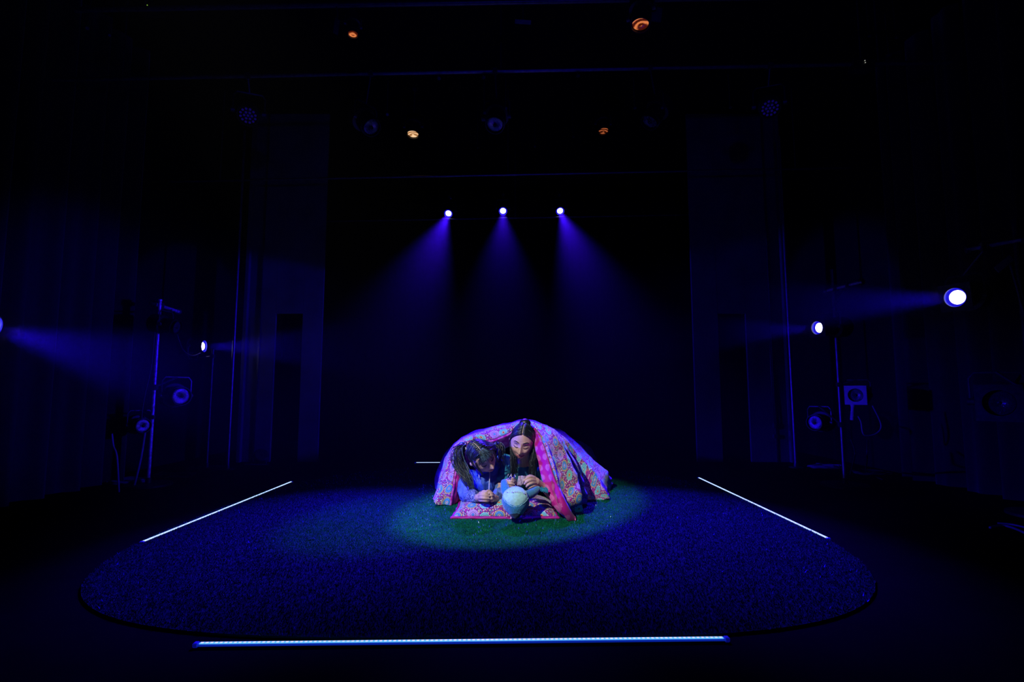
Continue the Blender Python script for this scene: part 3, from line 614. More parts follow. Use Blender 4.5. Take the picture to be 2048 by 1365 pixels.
MB().lathe(fc+Vector((0, 0.05, 0.07)), (0.4, -0.6, 0.5), [(-0.1, 0.03), (-0.08, 0.05), (0.04, 0.055), (0.05, 0.065), (0.06, 0.055)], 20).build('housing', M['lamp_black'], t, 'auto')
MB().tube([fc+Vector((-0.12, 0, 0.01)), fc+Vector((-0.05, -0.02, 0.012)), fc+Vector((0.1, 0, 0.01))], 0.008, 8).build('foot_bar', M['steel'], t, 'auto')
MB().tube([fc+Vector((-0.07, 0.02, 0.01)), fc+Vector((-0.07, 0.05, 0.07)), fc+Vector((0.07, 0.05, 0.07)), fc+Vector((0.07, 0.02, 0.01))], 0.006, 8).build('yoke', M['dark_steel'], t, 'auto')

# ------------------------------------------------------------------ quilt
N_ = None
def row(*pts):
    return [F(a, b, 0.012) if c is None else P(a, b, c) for a, b, c in pts]
R0 = row((921, 1002, N_), (929, 968, 3.42), (933, 940, 3.45), (938, 912, 3.50), (952, 893, 3.58), (985, 899, 3.60), (1020, 888, 3.56), (1043, 852, 3.48), (1067, 862, 3.34), (1074, 898, 3.2), (1083, 945, 3.1), (1096, 988, 3.0), (1116, 1017, 2.95), (1138, 1035, N_))
R1 = row((893, 1010, N_), (903, 968, 3.30), (908, 942, 3.33), (920, 905, 3.38), (946, 882, 3.46), (978, 881, 3.48), (1018, 865, 3.44), (1043, 847, 3.43), (1071, 858, 3.3), (1091, 895, 3.14), (1107, 945, 3.04), (1121, 988, 2.95), (1133, 1013, 2.91), (1146, 1037, N_))
R2 = row((873, 1010, N_), (884, 972, 3.35), (893, 928, 3.42), (907, 897, 3.46), (938, 874, 3.5), (975, 861, 3.54), (1015, 850, 3.52), (1042, 843, 3.5), (1070, 846, 3.40), (1107, 873, 3.30), (1132, 920, 3.2), (1148, 965, 3.12), (1155, 993, 3.06), (1156, 1022, N_))
R25 = row((872, 1003, N_), (882, 962, 3.5), (892, 922, 3.6), (908, 892, 3.64), (940, 869, 3.7), (978, 857, 3.74), (1016, 848, 3.72), (1043, 841, 3.7), (1073, 846, 3.62), (1112, 868, 3.58), (1143, 912, 3.52), (1163, 955, 3.5), (1170, 983, 3.46), (1171, 1003, N_))
R3 = row((867, 995, N_), (880, 957, 3.66), (892, 920, 3.76), (909, 890, 3.84), (943, 867, 3.95), (983, 854, 3.98), (1018, 847, 3.98), (1046, 841, 3.95), (1080, 848, 3.85), (1120, 871, 3.76), (1158, 912, 3.70), (1193, 950, 3.62), (1212, 974, 3.54), (1225, 993, N_))
def arch(Y, zl, xa, xb, n=14, p=2.2):
    out = []
    for i in range(n):
        t = i/(n-1); a = math.pi*(1-t); c = math.cos(a); s_ = math.sin(a)
        out.append(Vector(((xa+xb)/2+(xb-xa)/2*math.copysign(abs(c)**0.8, c), Y-0.1*(1-s_), 0.012+zl*s_**0.8)))
    return out
R4 = arch(4.5, 0.37, -0.60, 0.72); R5 = arch(5.0, 0.20, -0.58, 0.70); R6 = arch(5.22, 0.0, -0.50, 0.62)
def loft(rows, nu, nv, weights=None):
    rr = [catmull(r, nu) for r in rows]; grid = []
    cols = [catmull([r[i] for r in rr], nv) for i in range(nu)]
    return [[cols[i][j] for i in range(nu)] for j in range(nv)]
rows = [R0, R1, R2, R25, R3, R4, R5, R6]; NU, NV = 200, 112
G_ = loft(rows, NU, NV)
quilt = thing('quilt', 'magenta patterned quilt draped like a tent over the two people', 'quilt', (0.05, 3.3, 0))
def vrow(j): return j*(len(rows)-1)/(NV-1)
# folds
arr = np.array([[tuple(p) for p in r] for r in G_]); dU = np.gradient(arr, axis=1); dV = np.gradient(arr, axis=0)
nrm = np.cross(dU, dV); nrm /= np.linalg.norm(nrm, axis=2, keepdims=True)+1e-9
ctr = np.array([0.05, 3.9, 0.1]); sgn = np.sign(np.sum(nrm*(arr-ctr), axis=2, keepdims=True)); nrm *= np.where(sgn == 0, 1, sgn)
for j in range(NV):
    v = vrow(j)
    for i in range(NU):
        u = i/(NU-1); right = max(0, (u-0.55)/0.45); left = max(0, (0.35-u)/0.35)
        amp = 0.036*right**0.8 + 0.014*left
        ph = v*7.0+3.0*noise.noise(Vector((u*3, v*1.3, 1.7)))
        d = amp*(1.2-2.0*abs(math.sin(ph*0.5))**0.8)*min(1, v/0.8)
        d += 0.012*noise.noise(Vector((arr[j, i, 0]*7, arr[j, i, 1]*5, arr[j, i, 2]*7)))+0.005*noise.noise(Vector((arr[j, i, 0]*22, arr[j, i, 1]*16, arr[j, i, 2]*22)))
        edge = min(1, v/0.25)*0.75+0.25
        arr[j, i] += nrm[j, i]*d*edge
        arr[j, i, 2] = max(arr[j, i, 2], 0.010)
su = np.concatenate([[0], np.cumsum(np.linalg.norm(np.diff(arr[30], axis=0), axis=1))])
uvs = np.zeros((NV, NU, 2)); cum = np.zeros(NU)
for j in range(NV):
    if j: cum = cum+np.linalg.norm(arr[j]-arr[j-1], axis=1)
    rowlen = np.concatenate([[0], np.cumsum(np.linalg.norm(np.diff(arr[j], axis=0), axis=1))])
    uvs[j, :, 0] = 0.6*su+0.4*rowlen; uvs[j, :, 1] = cum
def sheet(name, arr, uvs, j0, j1, m_out, parent, thick, m_in=None):
    nv, nu = j1-j0, arr.shape[1]; v = arr[j0:j1].reshape(-1, 3)
    f = [(j*nu+i, j*nu+i+1, (j+1)*nu+i+1, (j+1)*nu+i) for j in range(nv-1) for i in range(nu-1)]
    me = bpy.data.meshes.new(name); loc = Vector(parent.location)
    me.from_pydata([tuple(x-np.array(loc)) for x in v], [], f); uvl = me.uv_layers.new(name='UVMap'); u2 = uvs[j0:j1].reshape(-1, 2)
    idx = np.zeros(len(me.loops), dtype=np.int32); me.loops.foreach_get('vertex_index', idx); uvl.data.foreach_set('uv', u2[idx].ravel())
    me.materials.append(m_out); me.materials.append(m_in or m_out); me.polygons.foreach_set('use_smooth', [True]*len(me.polygons)); me.update()
    o = bpy.data.objects.new(name, me); COL.objects.link(o); o.parent = parent
    # make sure normals point outwards
    nn = me.polygons[len(me.polygons)//2].normal; cc_ = me.polygons[len(me.polygons)//2].center+loc
    if nn.dot(cc_-Vector(ctr)) < 0: me.flip_normals()
    md = o.modifiers.new('thick', 'SOLIDIFY'); md.thickness = thick; md.offset = -1; md.material_offset = 1 if m_in else 0; md.use_even_offset = False
    return o
JB = int(round(1.0*(NV-1)/(len(rows)-1)))
sheet('cover', arr, uvs, JB-1, NV, M['mandala'], quilt, 0.012, M['magenta'])
sheet('hem_band', arr, uvs, 0, JB, M['magenta'], quilt, 0.012)
# small white care tag on the left corner
MB().box(F(879, 1003, 0.02)+Vector((0, -0.01, 0)), (0.035, 0.004, 0.012), Matrix.Rotation(-0.3, 3, 'Z'), 0.001).build('corner_tag', M['cord'], quilt, 'auto')

# ------------------------------------------------------------------ pillow
def pillow():
    c = F(1010, 1041); xa, xb = F(903, 1042).x, F(1117, 1042).x; y0 = c.y+0.005; D = 0.42; t = thing('pillow', 'mandala patterned pillow with magenta piping in front of the two people', 'pillow', ((xa+xb)/2, y0+D/2, 0))
    nu, nv = 90, 50; top = np.zeros((nv, nu, 3)); bot = top.copy(); uvt = np.zeros((nv, nu, 2))
    for j in range(nv):
        for i in range(nu):
            a = i/(nu-1)*2-1; b = j/(nv-1)*2-1
            prof = (max(0, 1-abs(a)**2.6)*max(0, 1-abs(b)**3.2))**0.55
            dent = 0.024*math.exp(-((a-0.24)/0.16)**2-((b+0.6)/0.7)**2) + 0.01*math.exp(-((a+0.4)/0.2)**2-((b+0.3)/0.3)**2)
            pin = 1-0.05*(1-abs(b)**2)*abs(a)**3
            x = (xa+xb)/2+a*(xb-xa)/2*pin*(1-0.0*(b+1)); y = y0+D*(b+1)/2+0.012*(1-abs(a)**2)*(-1 if b < 0 else 1)*abs(b)**3*0
            wr = 0.004*noise.noise(Vector((a*4, b*3, 2)))+0.003*math.sin(a*22+b*4)*abs(b)**4
            z = 0.010+0.088*prof+wr*min(1, prof*3)-dent
            top[j, i] = (x, y, z); bot[j, i] = (x, y, 0.004); uvt[j, i] = (x*1.0, y+0.8*z*(-1 if b < 0 else 1))
    s1 = np.linalg.norm(np.diff(top, axis=0), axis=2); uvt[1:, :, 1] = np.cumsum(s1, axis=0); uvt[0, :, 1] = 0
    o = sheet('case', top, uvt, 0, nv, M['mandala'], t, 0.001); o.modifiers.clear()
    me = o.data
    if me.polygons[len(me.polygons)//2].normal.z < 0: me.flip_normals()
    o.modifiers.new('t', 'SOLIDIFY').thickness = 0.004
    ob = sheet('underside', bot, uvt, 0, nv, M['magenta'], t, 0.001); ob.modifiers.clear()
    # piping flange along front and sides
    fl = MB(); ring = [Vector(top[0, i]) for i in range(0, nu, 2)]+[Vector(top[j, nu-1]) for j in range(0, nv, 2)]+[Vector(top[nv-1, i]) for i in range(nu-1, -1, -2)]+[Vector(top[j, 0]) for j in range(nv-1, -1, -2)]
    cc_ = Vector(((xa+xb)/2, y0+D/2, 0)); vv = []; ff = []
    for k, p in enumerate(ring):
        d = Vector((p.x-cc_.x, (p.y-cc_.y)*1.4, 0)).normalized(); wob = 0.003*math.sin(k*0.9)+0.003*noise.noise(Vector((k*0.4, 0, 0)))
        vv += [p+d*-0.004+Vector((0, 0, 0.010)), p+d*0.011+Vector((0, 0, 0.007+wob)), p+d*0.012+Vector((0, 0, -0.004)), p+d*-0.004+Vector((0, 0, -0.005))]
    n = len(ring)
    for k in range(n):
        k2 = (k+1) % n
        for q in range(4): ff.append((4*k+q, 4*k2+q, 4*k2+(q+1) % 4, 4*k+(q+1) % 4))
    fl.add(vv, ff).build('piping', M['magenta_plain'], t)
    return t
pillow()

# ------------------------------------------------------------------ people
class Head:
    """sculpted head: local x = its left/right, y = out of the face, z = up (metres); placed by a frame"""
    def __init__(s, c, fwd, roll, sc=1.0):
        f = Vector(fwd).normalized(); up = Vector((0, 0, 1)); x = f.cross(up).normalized(); z = x.cross(f)
        q = Quaternion(f, roll); s.x = q @ x; s.z = q @ z; s.y = f; s.c = Vector(c); s.sc = sc
    def W(s, p): return s.c+(s.x*p[0]+s.y*p[1]+s.z*p[2])*s.sc
    def D(s, p): return s.x*p[0]+s.y*p[1]+s.z*p[2]
    def mesh(s, smile=0.0):
        nu, nv = 120, 90; v = []
        g = lambda x, m_, sd: math.exp(-((x-m_)/sd)**2)
        for j in range(nv+1):
            th = math.pi*j/nv
            for i in range(nu):
                ph = 2*math.pi*i/nu; dx = math.sin(th)*math.sin(ph); dy = math.sin(th)*math.cos(ph); dz = math.cos(th)
                x = 0.074*dx; y = (0.092 if dy > 0 else 0.098)*dy; z = 0.112*dz
                if dz < 0:
                    t = -dz
                    x *= 1-0.30*t**1.6; 
                    if dy > 0: y = y*(1-0.06*t)+0.018*t*math.sin(th)
                    else: y *= 1-0.45*t
                if dy > 0:
                    k = min(1, dy*2.2)
                    y -= 0.006*k*g(z, 0.0, 0.05)*g(x, 0, 0.06)   # flatter face
                    y += k*(0.027*g(x, 0, 0.0115)*g(z, -0.024, 0.014)+0.016*g(x, 0, 0.009)*g(z, -0.004, 0.022))   # nose
                    y += k*0.010*(g(x, 0.011, 0.007)+g(x, -0.011, 0.007))*g(z, -0.030, 0.008)                     # nostrils
                    for e in (-1, 1):
                        y += k*(-0.012*g(x, e*0.030, 0.016)*g(z, 0.010, 0.013)+0.0075*g(x, e*0.031, 0.012)*g(z, 0.007, 0.009))  # socket, lid
                        y += k*0.005*g(x, e*0.030, 0.02)*g(z, 0.031, 0.008)                                       # brow
                        y += k*(0.006+0.004*smile)*g(x, e*0.038, 0.016)*g(z, -0.024, 0.016)                       # cheek
                    y += k*(0.0085*g(x, 0, 0.022)*(g(z, -0.051, 0.006)+g(z, -0.063, 0.006))-0.004*g(x, 0, 0.022)*g(z, -0.057, 0.0025))
                    y += k*0.009*g(x, 0, 0.018)*g(z, -0.090, 0.013)
                v.append(s.W((x, y, z)))
        f = [(j*nu+i, j*nu+(i+1) % nu, (j+1)*nu+(i+1) % nu, (j+1)*nu+i) for j in range(nv) for i in range(nu)]
        s.bvh = BVHTree.FromPolygons([tuple(p) for p in v], f)
        return v, f
    def onface(s, x, z, off=0.0015):
        o = s.W((x, 0.25, z)); h = s.bvh.ray_cast(o, -s.y)
        return (h[0]+s.y*off) if h[0] else s.W((x, 0.08, z))
    def strip(s, pts, r, mb, flat=0.5, off=0.001):
        p = [s.onface(x, z, off) for x, z in pts]; m_ = len(p)
        mb.tube(catmull(p, m_*3), [r*(0.35+0.65*math.sin(math.pi*(0.08+0.84*i/(m_*3-1)))) for i in range(m_*3)], 6)
def features(h, root, lipmat, brow=True, gaze='down', smile=0.0):
    for e in (-1, 1):
        mb = MB(); h.strip([(e*0.047, 0.030), (e*0.036, 0.037), (e*0.024, 0.036), (e*0.013, 0.031)], 0.0027, mb); mb.build('eyebrow', M['lash'], root)
        mb = MB(); h.strip([(e*0.046, 0.004), (e*0.039, 0.000), (e*0.030, -0.003), (e*0.022, -0.002), (e*0.017, 0.002)], 0.0022, mb, off=0.002)
        h.strip([(e*0.045, 0.011), (e*0.036, 0.015), (e*0.027, 0.015), (e*0.019, 0.010)], 0.0009, mb); mb.build('eyelashes', M['lash'], root)
    mb = MB()
    h.strip([(-0.024-smile*0.004, -0.054+smile*0.006), (-0.013, -0.052), (-0.004, -0.0495), (0, -0.051), (0.004, -0.0495), (0.013, -0.052), (0.024+smile*0.004, -0.054+smile*0.006)], 0.0034, mb, off=-0.001)
    h.strip([(-0.021-smile*0.004, -0.057+smile*0.006), (-0.010, -0.062), (0, -0.064), (0.010, -0.062), (0.021+smile*0.004, -0.057+smile*0.006)], 0.0042, mb, off=-0.0018); mb.build('lips', lipmat, root)
def remesh(o, vox, smooth=2, wr=0.0, wscale=0.05):
    md = o.modifiers.new('remesh', 'REMESH'); md.mode = 'VOXEL'; md.voxel_size = vox; md.use_smooth_shade = True
    if smooth: sm = o.modifiers.new('smooth', 'SMOOTH'); sm.factor = 0.5; sm.iterations = smooth
    if wr:
        tx = bpy.data.textures.new('wrinkle', 'CLOUDS'); tx.noise_scale = wscale; tx.noise_depth = 2
        dm = o.modifiers.new('wrinkles', 'DISPLACE'); dm.texture = tx; dm.strength = wr; dm.mid_level = 0.5; dm.texture_coords = 'LOCAL'
def hand(mb, wrist, palm, fingers, thumb, pr=0.022):
    mb.capsule([wrist, Vector(wrist).lerp(Vector(palm), 0.5), palm], [0.019, 0.021, pr], 12)
    for f in fingers: mb.capsule(f, [0.0088, 0.0082, 0.0072, 0.0062][:len(f)] if len(f) > 2 else [0.0085, 0.0065], 10)
    mb.capsule(thumb, [0.011, 0.0095, 0.0075][:len(thumb)], 10)
def nails(mb, tips, r=0.0045):
    for a, b in tips:
        a, b = Vector(a), Vector(b); d = (b-a).normalized(); mb.ball(b+Vector((0, -0.0055, 0.002)), (r*1.1, r*0.35, r*0.8), 8)
def noisev(k, amp): return Vector((noise.noise(Vector((k, 1.3, 0))), noise.noise(Vector((k, 7.1, 0))), noise.noise(Vector((k, 3.7, 5)))))*amp
def cap(h, test, off, root, name='hair_cap'):
    """close-fitting hair shell over the skull"""
    nu, nv = 72, 50; v = []; keep = []
    for j in range(nv+1):
        th = math.pi*0.78*j/nv
        for i in range(nu):
            ph = 2*math.pi*i/nu; dx = math.sin(th)*math.sin(ph); dy = math.sin(th)*math.cos(ph); dz = math.cos(th); o = 1+off/0.09
            p = (0.074*dx*o, (0.092 if dy > 0 else 0.098)*dy*o, 0.112*dz*o)
            v.append(h.W(p)); keep.append(test(*p))
    f = [q for j in range(nv) for i in range(nu) for q in [(j*nu+i, j*nu+(i+1) % nu, (j+1)*nu+(i+1) % nu, (j+1)*nu+i)] if all(keep[k] for k in q)]
    return v, f

# ---- the woman on the right
def woman():
    h = Head(P(1045, 883, 3.27), (-0.16, -0.9, -0.40), math.radians(-9), 0.98)
    root = thing('person', 'woman with long straight dark hair, looking down smiling under the quilt peak', 'person', (0.07, 3.4, 0.0))
    mb = MB(); v, f = h.mesh(0.8); mb.add(v, f)
    nb = P(1046, 925, 3.46); chest = P(1047, 958, 3.52)
    mb.capsule([h.W((0, -0.03, -0.05)), h.W((0, -0.05, -0.12)), nb], [0.05, 0.048, 0.055], 16)
    sL, sR = P(1006, 925, 3.46), P(1088, 930, 3.46)
    mb.capsule([sL, nb+Vector((0, 0.02, -0.02)), sR], [0.045, 0.07, 0.045], 16)
    mb.capsule([nb+Vector((0, 0.05, -0.04)), chest, (0.10, 3.9, 0.14), (0.13, 4.15, 0.12)], [0.085, 0.105, 0.09, 0.115], 18)
    for s_ in (-1, 1): mb.capsule([(0.13+s_*0.07, 4.15, 0.11), (0.13+s_*0.08, 4.5, 0.075), (0.13+s_*0.07, 4.85, 0.05), (0.13+s_*0.07, 4.93, 0.045)], [0.075, 0.055, 0.04, 0.04], 14)
    for e in (-1, 1): mb.ball(h.W((e*0.073, -0.008, -0.004)), 0.014)
    eL, wL, pL = P(1004, 982, 3.2), P(1034, 972, 3.07), P(1027, 968, 3.02)
    eR, wR, pR = P(1106, 990, 3.10), P(1084, 972, 3.03), P(1071, 965, 3.0)
    mb.capsule([sL, eL], [0.042, 0.034], 12); mb.capsule([eL, wL], [0.034, 0.021], 12)
    mb.capsule([sR, eR], [0.042, 0.036], 12); mb.capsule([eR, wR], [0.036, 0.021], 12)
    # left fist: fingers curl to the right across the palm
    FL = [[P(1017, 960, 2.99), P(1013, 962, 2.965), P(1021, 963, 2.945), P(1027, 964.5, 2.955)],
          [P(1015, 965, 2.99), P(1012, 967, 2.96), P(1021, 968, 2.94), P(1028, 970, 2.95)],
          [P(1016, 970, 2.99), P(1014, 972, 2.96), P(1022, 973, 2.945), P(1029, 975, 2.955)],
          [P(1018, 975, 3.0), P(1017, 977, 2.97), P(1024, 978, 2.955), P(1030, 978.5, 2.965)]]
    hand(mb, wL, P(1025, 968, 3.01), FL, [P(1030, 966, 2.99), P(1030, 961, 2.965), P(1024, 957, 2.95)])
    FR = [[P(1068, 957, 2.985), P(1060, 955, 2.965), P(1053, 958, 2.955), P(1048, 962, 2.955)],
          [P(1070, 962, 2.98), P(1062, 961, 2.955), P(1054, 964, 2.945), P(1049, 969, 2.95)],
          [P(1071, 967, 2.98), P(1064, 967, 2.955), P(1057, 970, 2.945), P(1053, 974, 2.95)],
          [P(1072, 972, 2.985), P(1067, 973, 2.965), P(1061, 975, 2.955), P(1057, 978, 2.96)]]
    hand(mb, wR, P(1072, 964, 3.0), FR, [P(1070, 957, 3.0), P(1060, 953, 2.985), P(1050, 958, 2.97)], 0.024)
    body = mb.build('body', M['skin_pale'], root); remesh(body, 0.0026, 1)
    features(h, root, M['lips'], smile=1.0)
    nb_ = MB(); nails(nb_, [(x[-2], x[-1]) for x in FL+FR]); nb_.build('fingernails', M['nail'], root)
    # top
    mb = MB(); mb.capsule([sL+Vector((0, 0, 0)), nb+Vector((0, 0.03, -0.045)), sR], [0.058, 0.078, 0.058], 16)
    mb.capsule([nb+Vector((0, 0.05, -0.05)), chest, (0.10, 3.9, 0.14), (0.13, 4.1, 0.12)], [0.10, 0.118, 0.10, 0.118], 18)
    mb.capsule([sL, sL.lerp(eL, 0.75)], [0.055, 0.046], 14); mb.capsule([sR, sR.lerp(eR, 0.6)], [0.055, 0.046], 14)
    o = mb.build('shirt', M['teal_shirt'], root); remesh(o, 0.006, 2, 0.02, 0.05)
    # hair: centre parting, long straight lengths either side of the face
    def test(x, y, z):
        if y > 0.022 and z < 0.084-0.7*max(0, abs(x)-0.02): return False
        return z > -0.085 and not (abs(x) < 0.0026 and y > 0.0)
    hm = MB(); v, f = cap(h, test, 0.004, root); hm.add(v, f)
    sc = MB(); pts = [h.W((0.0, 0.0955*math.cos(a), 0.1155*math.sin(a))) for a in np.linspace(math.radians(48), math.radians(96), 12)]
    sc.tube(pts, [0.0026]*12, 6); sc.build('parting', M['scalp'], root)
    rs = random.Random(3); st = MB()
    for side in (-1, 1):
        for k in range(460):
            al = math.radians(rs.uniform(46, 168)); p0 = Vector((0, 0.094*math.cos(al), 0.114*math.sin(al)))
            front = max(0, math.cos(al)); end = rs.uniform(0.9, 1.15)
            pts = []
            for t in np.linspace(0.04, end, 9):
                a = t*math.pi/2*0.98; o = 1.045+0.03*rs.random()
                y_ = (p0.y*math.cos(a)-0.012*math.sin(a)*(1-front))*o+0.03*math.sin(a)*front*0.6; z_ = (p0.z*math.cos(a)+0.0*math.sin(a))*o
                pts.append(h.W((side*(0.076*o*math.sin(a)), y_, z_-0.01*math.sin(a))))
            e = pts[-1]; L = rs.uniform(0.10, 0.235); dr = rs.uniform(-0.004, 0.040); dy = rs.uniform(-0.05, 0.02)
            for q in (0.2, 0.45, 0.7, 1.0):
                pts.append(e+Vector((side*dr*q+(0.012*q if side > 0 else -0.002)+rs.uniform(-.003, .003), dy*q+rs.uniform(-.003, .003), -L*q)))
                if pts[-1].z < 0.05: pts[-1].z = 0.05
            n = 20; w0 = rs.uniform(0.0013, 0.0024)
            (st if rs.random() < 0.06 else hm).tube(catmull(pts, n), [w0*(1-0.75*(i/(n-1))**2) for i in range(n)], 5)
    # knot on the crown
    hm.ball(h.W((0.0, -0.052, 0.098)), (0.036, 0.034, 0.03), 16)
    hm.build('hair', M['hair'], root); st.build('sheen_strands', M['hair_sheen'], root)
    br = MB(); br.lathe(P(1086, 972, 3.03), (P(1106, 990, 3.10)-P(1084, 972, 3.03)), [(0, 0.024), (0.004, 0.027), (0.010, 0.027), (0.014, 0.024)], 20, cap=False); br.build('bracelet', M['teal_yarn'], root)
    rg = MB()
    for a, b in ((FL[0][1], FL[0][2]), (FL[2][1], FL[2][2])):
        c = a.lerp(b, 0.6); rg.lathe(c, b-a, [(-0.0015, 0.0092), (0.0015, 0.0092)], 14, cap=False)
    rg.build('ring', M['silver'], root)
woman()

# ---- the girl on the left
def girl():
    f0 = Vector((0.58, -0.70, -0.40)); h = Head(P(963, 913, 3.17), f0, math.radians(40), 0.97)
    root = thing('person', 'girl with fringe and pigtails in a blue hooded top, head tilted towards her neighbour', 'person', (-0.2, 3.4, 0.0))
    mb = MB(); v, f = h.mesh(0.3); mb.add(v, f)
    nb = P(968, 948, 3.38); sL, sR = P(934, 962, 3.38), P(1006, 945, 3.40); chest = P(968, 978, 3.47)
    mb.capsule([h.W((0, -0.03, -0.05)), h.W((0, -0.045, -0.11)), nb], [0.05, 0.047, 0.05], 16)
    mb.capsule([sL, nb+Vector((0, 0.02, -0.015)), sR], [0.042, 0.06, 0.042], 16)
    mb.capsule([nb+Vector((0, 0.05, -0.03)), chest, (-0.26, 3.85, 0.12), (-0.30, 4.1, 0.115)], [0.075, 0.085, 0.08, 0.105], 18)
    for s_ in (-1, 1): mb.capsule([(-0.30+s_*0.06, 4.1, 0.105), (-0.30+s_*0.07, 4.45, 0.07), (-0.30+s_*0.06, 4.8, 0.05), (-0.30+s_*0.06, 4.88, 0.045)], [0.07, 0.05, 0.038, 0.038], 14)
    for e in (-1, 1): mb.ball(h.W((e*0.073, -0.008, -0.004)), (0.012, 0.012, 0.016))
    eL, wL = P(934, 990, 3.20), P(953, 997, 3.04); eR, wR = P(1002, 988, 3.2), P(990, 998, 3.04)
    mb.capsule([sL, eL], [0.04, 0.034], 12); mb.capsule([eL, wL], [0.034, 0.020], 12)
    mb.capsule([sR, eR], [0.04, 0.034], 12); mb.capsule([eR, wR], [0.034, 0.020], 12)
    FL = [[P(960, 987, 3.0), P(964, 986.5, 2.975), P(971, 987, 2.965), P(977, 988.5, 2.97)],
          [P(958, 992, 2.995), P(963, 991, 2.965), P(971, 992, 2.955), P(978, 993.5, 2.965)],
          [P(958, 997, 2.995), P(963, 996.5, 2.96), P(971, 997.5, 2.95), P(978, 998.5, 2.96)],
          [P(960, 1001.5, 2.995), P(965, 1002, 2.965), P(972, 1002.5, 2.955), P(977, 1002.5, 2.965)]]
    hand(mb, wL, P(958, 995, 3.015), FL, [P(962, 989, 3.015), P(967, 984, 3.0), P(973, 984.5, 2.985)], 0.021)
    FR = [[P(985, 988, 3.0), P(982, 987, 2.985), P(977, 986, 2.985), P(973, 985, 2.99)],
          [P(986, 993, 2.995), P(983, 992, 2.975), P(979, 991, 2.98), P(975, 990, 2.99)],
          [P(986, 998, 2.995), P(983, 998, 2.975), P(980, 997, 2.98), P(976, 996, 2.99)],
          [P(985, 1002, 3.0), P(983, 1002, 2.985), P(980, 1001, 2.985), P(976, 1001, 2.99)]]
    hand(mb, wR, P(985, 995, 3.015), FR, [P(982, 988, 3.01), P(979, 983.5, 2.995), P(975, 982.5, 2.985)], 0.021)
    body = mb.build('body', M['skin'], root); remesh(body, 0.0026, 1)
    features(h, root, M['lips'], smile=0.4)
    nb_ = MB(); nails(nb_, [(x[-2], x[-1]) for x in FL]); nb_.build('fingernails', M['nail'], root)
    # hooded top: body, hood roll, sleeves
    mb = MB(); mb.capsule([nb+Vector((0, 0.05, -0.045)), chest+Vector((0, -0.02, 0)), (-0.26, 3.85, 0.12), (-0.30, 4.08, 0.115)], [0.095, 0.105, 0.095, 0.11], 18)
    mb.capsule([sL, nb+Vector((0, 0.03, -0.04)), sR], [0.052, 0.068, 0.052], 16)
    mb.capsule([P(952, 962, 3.32), P(968, 970, 3.28), P(986, 962, 3.32)], [0.07, 0.082, 0.07], 16)
    mb.capsule([P(944, 946, 3.30), P(956, 955, 3.27), P(972, 955, 3.26), P(985, 945, 3.28), P(996, 925, 3.34)], [0.02, 0.026, 0.028, 0.028, 0.026], 12)
    o = mb.build('hooded_top', M['hoodie'], root); remesh(o, 0.005, 2, 0.018, 0.04)
    mb = MB()
    mb.capsule([sL, P(931, 975, 3.28), eL], [0.05, 0.05, 0.048], 14); mb.capsule([eL, eL.lerp(wL, 0.8)], [0.048, 0.034], 14)
    mb.capsule([P(1000, 925, 3.42), sR, P(1006, 968, 3.28), eR], [0.04, 0.052, 0.048, 0.046], 14); mb.capsule([eR, eR.lerp(wR, 0.85)], [0.044, 0.03], 14)
    o = mb.build('sleeves', M['denim'], root); remesh(o, 0.005, 2, 0.022, 0.03)
    mb = MB(); a, b = eL.lerp(wL, 0.3)+Vector((0.008, -0.012, 0.0)), wL+Vector((0, 0.006, 0.0))
    mb.capsule([a, a.lerp(b, 0.5), b], [0.043, 0.040, 0.031], 14); o = mb.build('printed_cuff', M['print_cloth'], root); remesh(o, 0.005, 2, 0.012, 0.02)
    mb = MB(); mb.lathe(wR.lerp(eR, 0.12), eR-wR, [(0, 0.0235), (0.012, 0.026), (0.02, 0.024)], 18, cap=False); mb.build('wrist_band', M['print_cloth'], root)
    # draw cord and its shorter twin
    mb = MB(); mb.tube(catmull([P(979, 943, 3.235), P(979.5, 952, 3.21), P(978.5, 968, 3.15), P(978, 986, 3.05), P(977.5, 990, 3.0)], 20), 0.0026, 7); mb.build('draw_cord', M['cord'], root)
    mb = MB(); mb.tube(catmull([P(955, 941, 3.235), P(957, 947, 3.22), P(958.5, 956, 3.2)], 10), 0.0022, 7); mb.build('draw_cord', M['cord'], root)
    # hair
    def test(x, y, z):
        if y > 0.030 and z < 0.068-0.2*max(0, abs(x)-0.03): return False
        return not (abs(x) < 0.0022 and y > -0.03) and z > -0.075
    hm = MB(); v, f = cap(h, test, 0.004, root); hm.add(v, f); st = MB(); rs = random.Random(5)
    sc = MB(); pts = [h.W((0.0, 0.0955*math.cos(a), 0.1155*math.sin(a))) for a in np.linspace(math.radians(45), math.radians(105), 12)]
    sc.tube(pts, [0.0022]*12, 6); sc.build('parting', M['scalp'], root)
    ties = {-1: P(932, 899, 3.22), 1: P(991, 891, 3.30)}
    # which local side is nearer each tie
    lx = (h.W((1, 0, 0))-h.c).normalized(); sgn_l = -1 if (ties[-1]-h.c).dot(lx) < 0 else 1
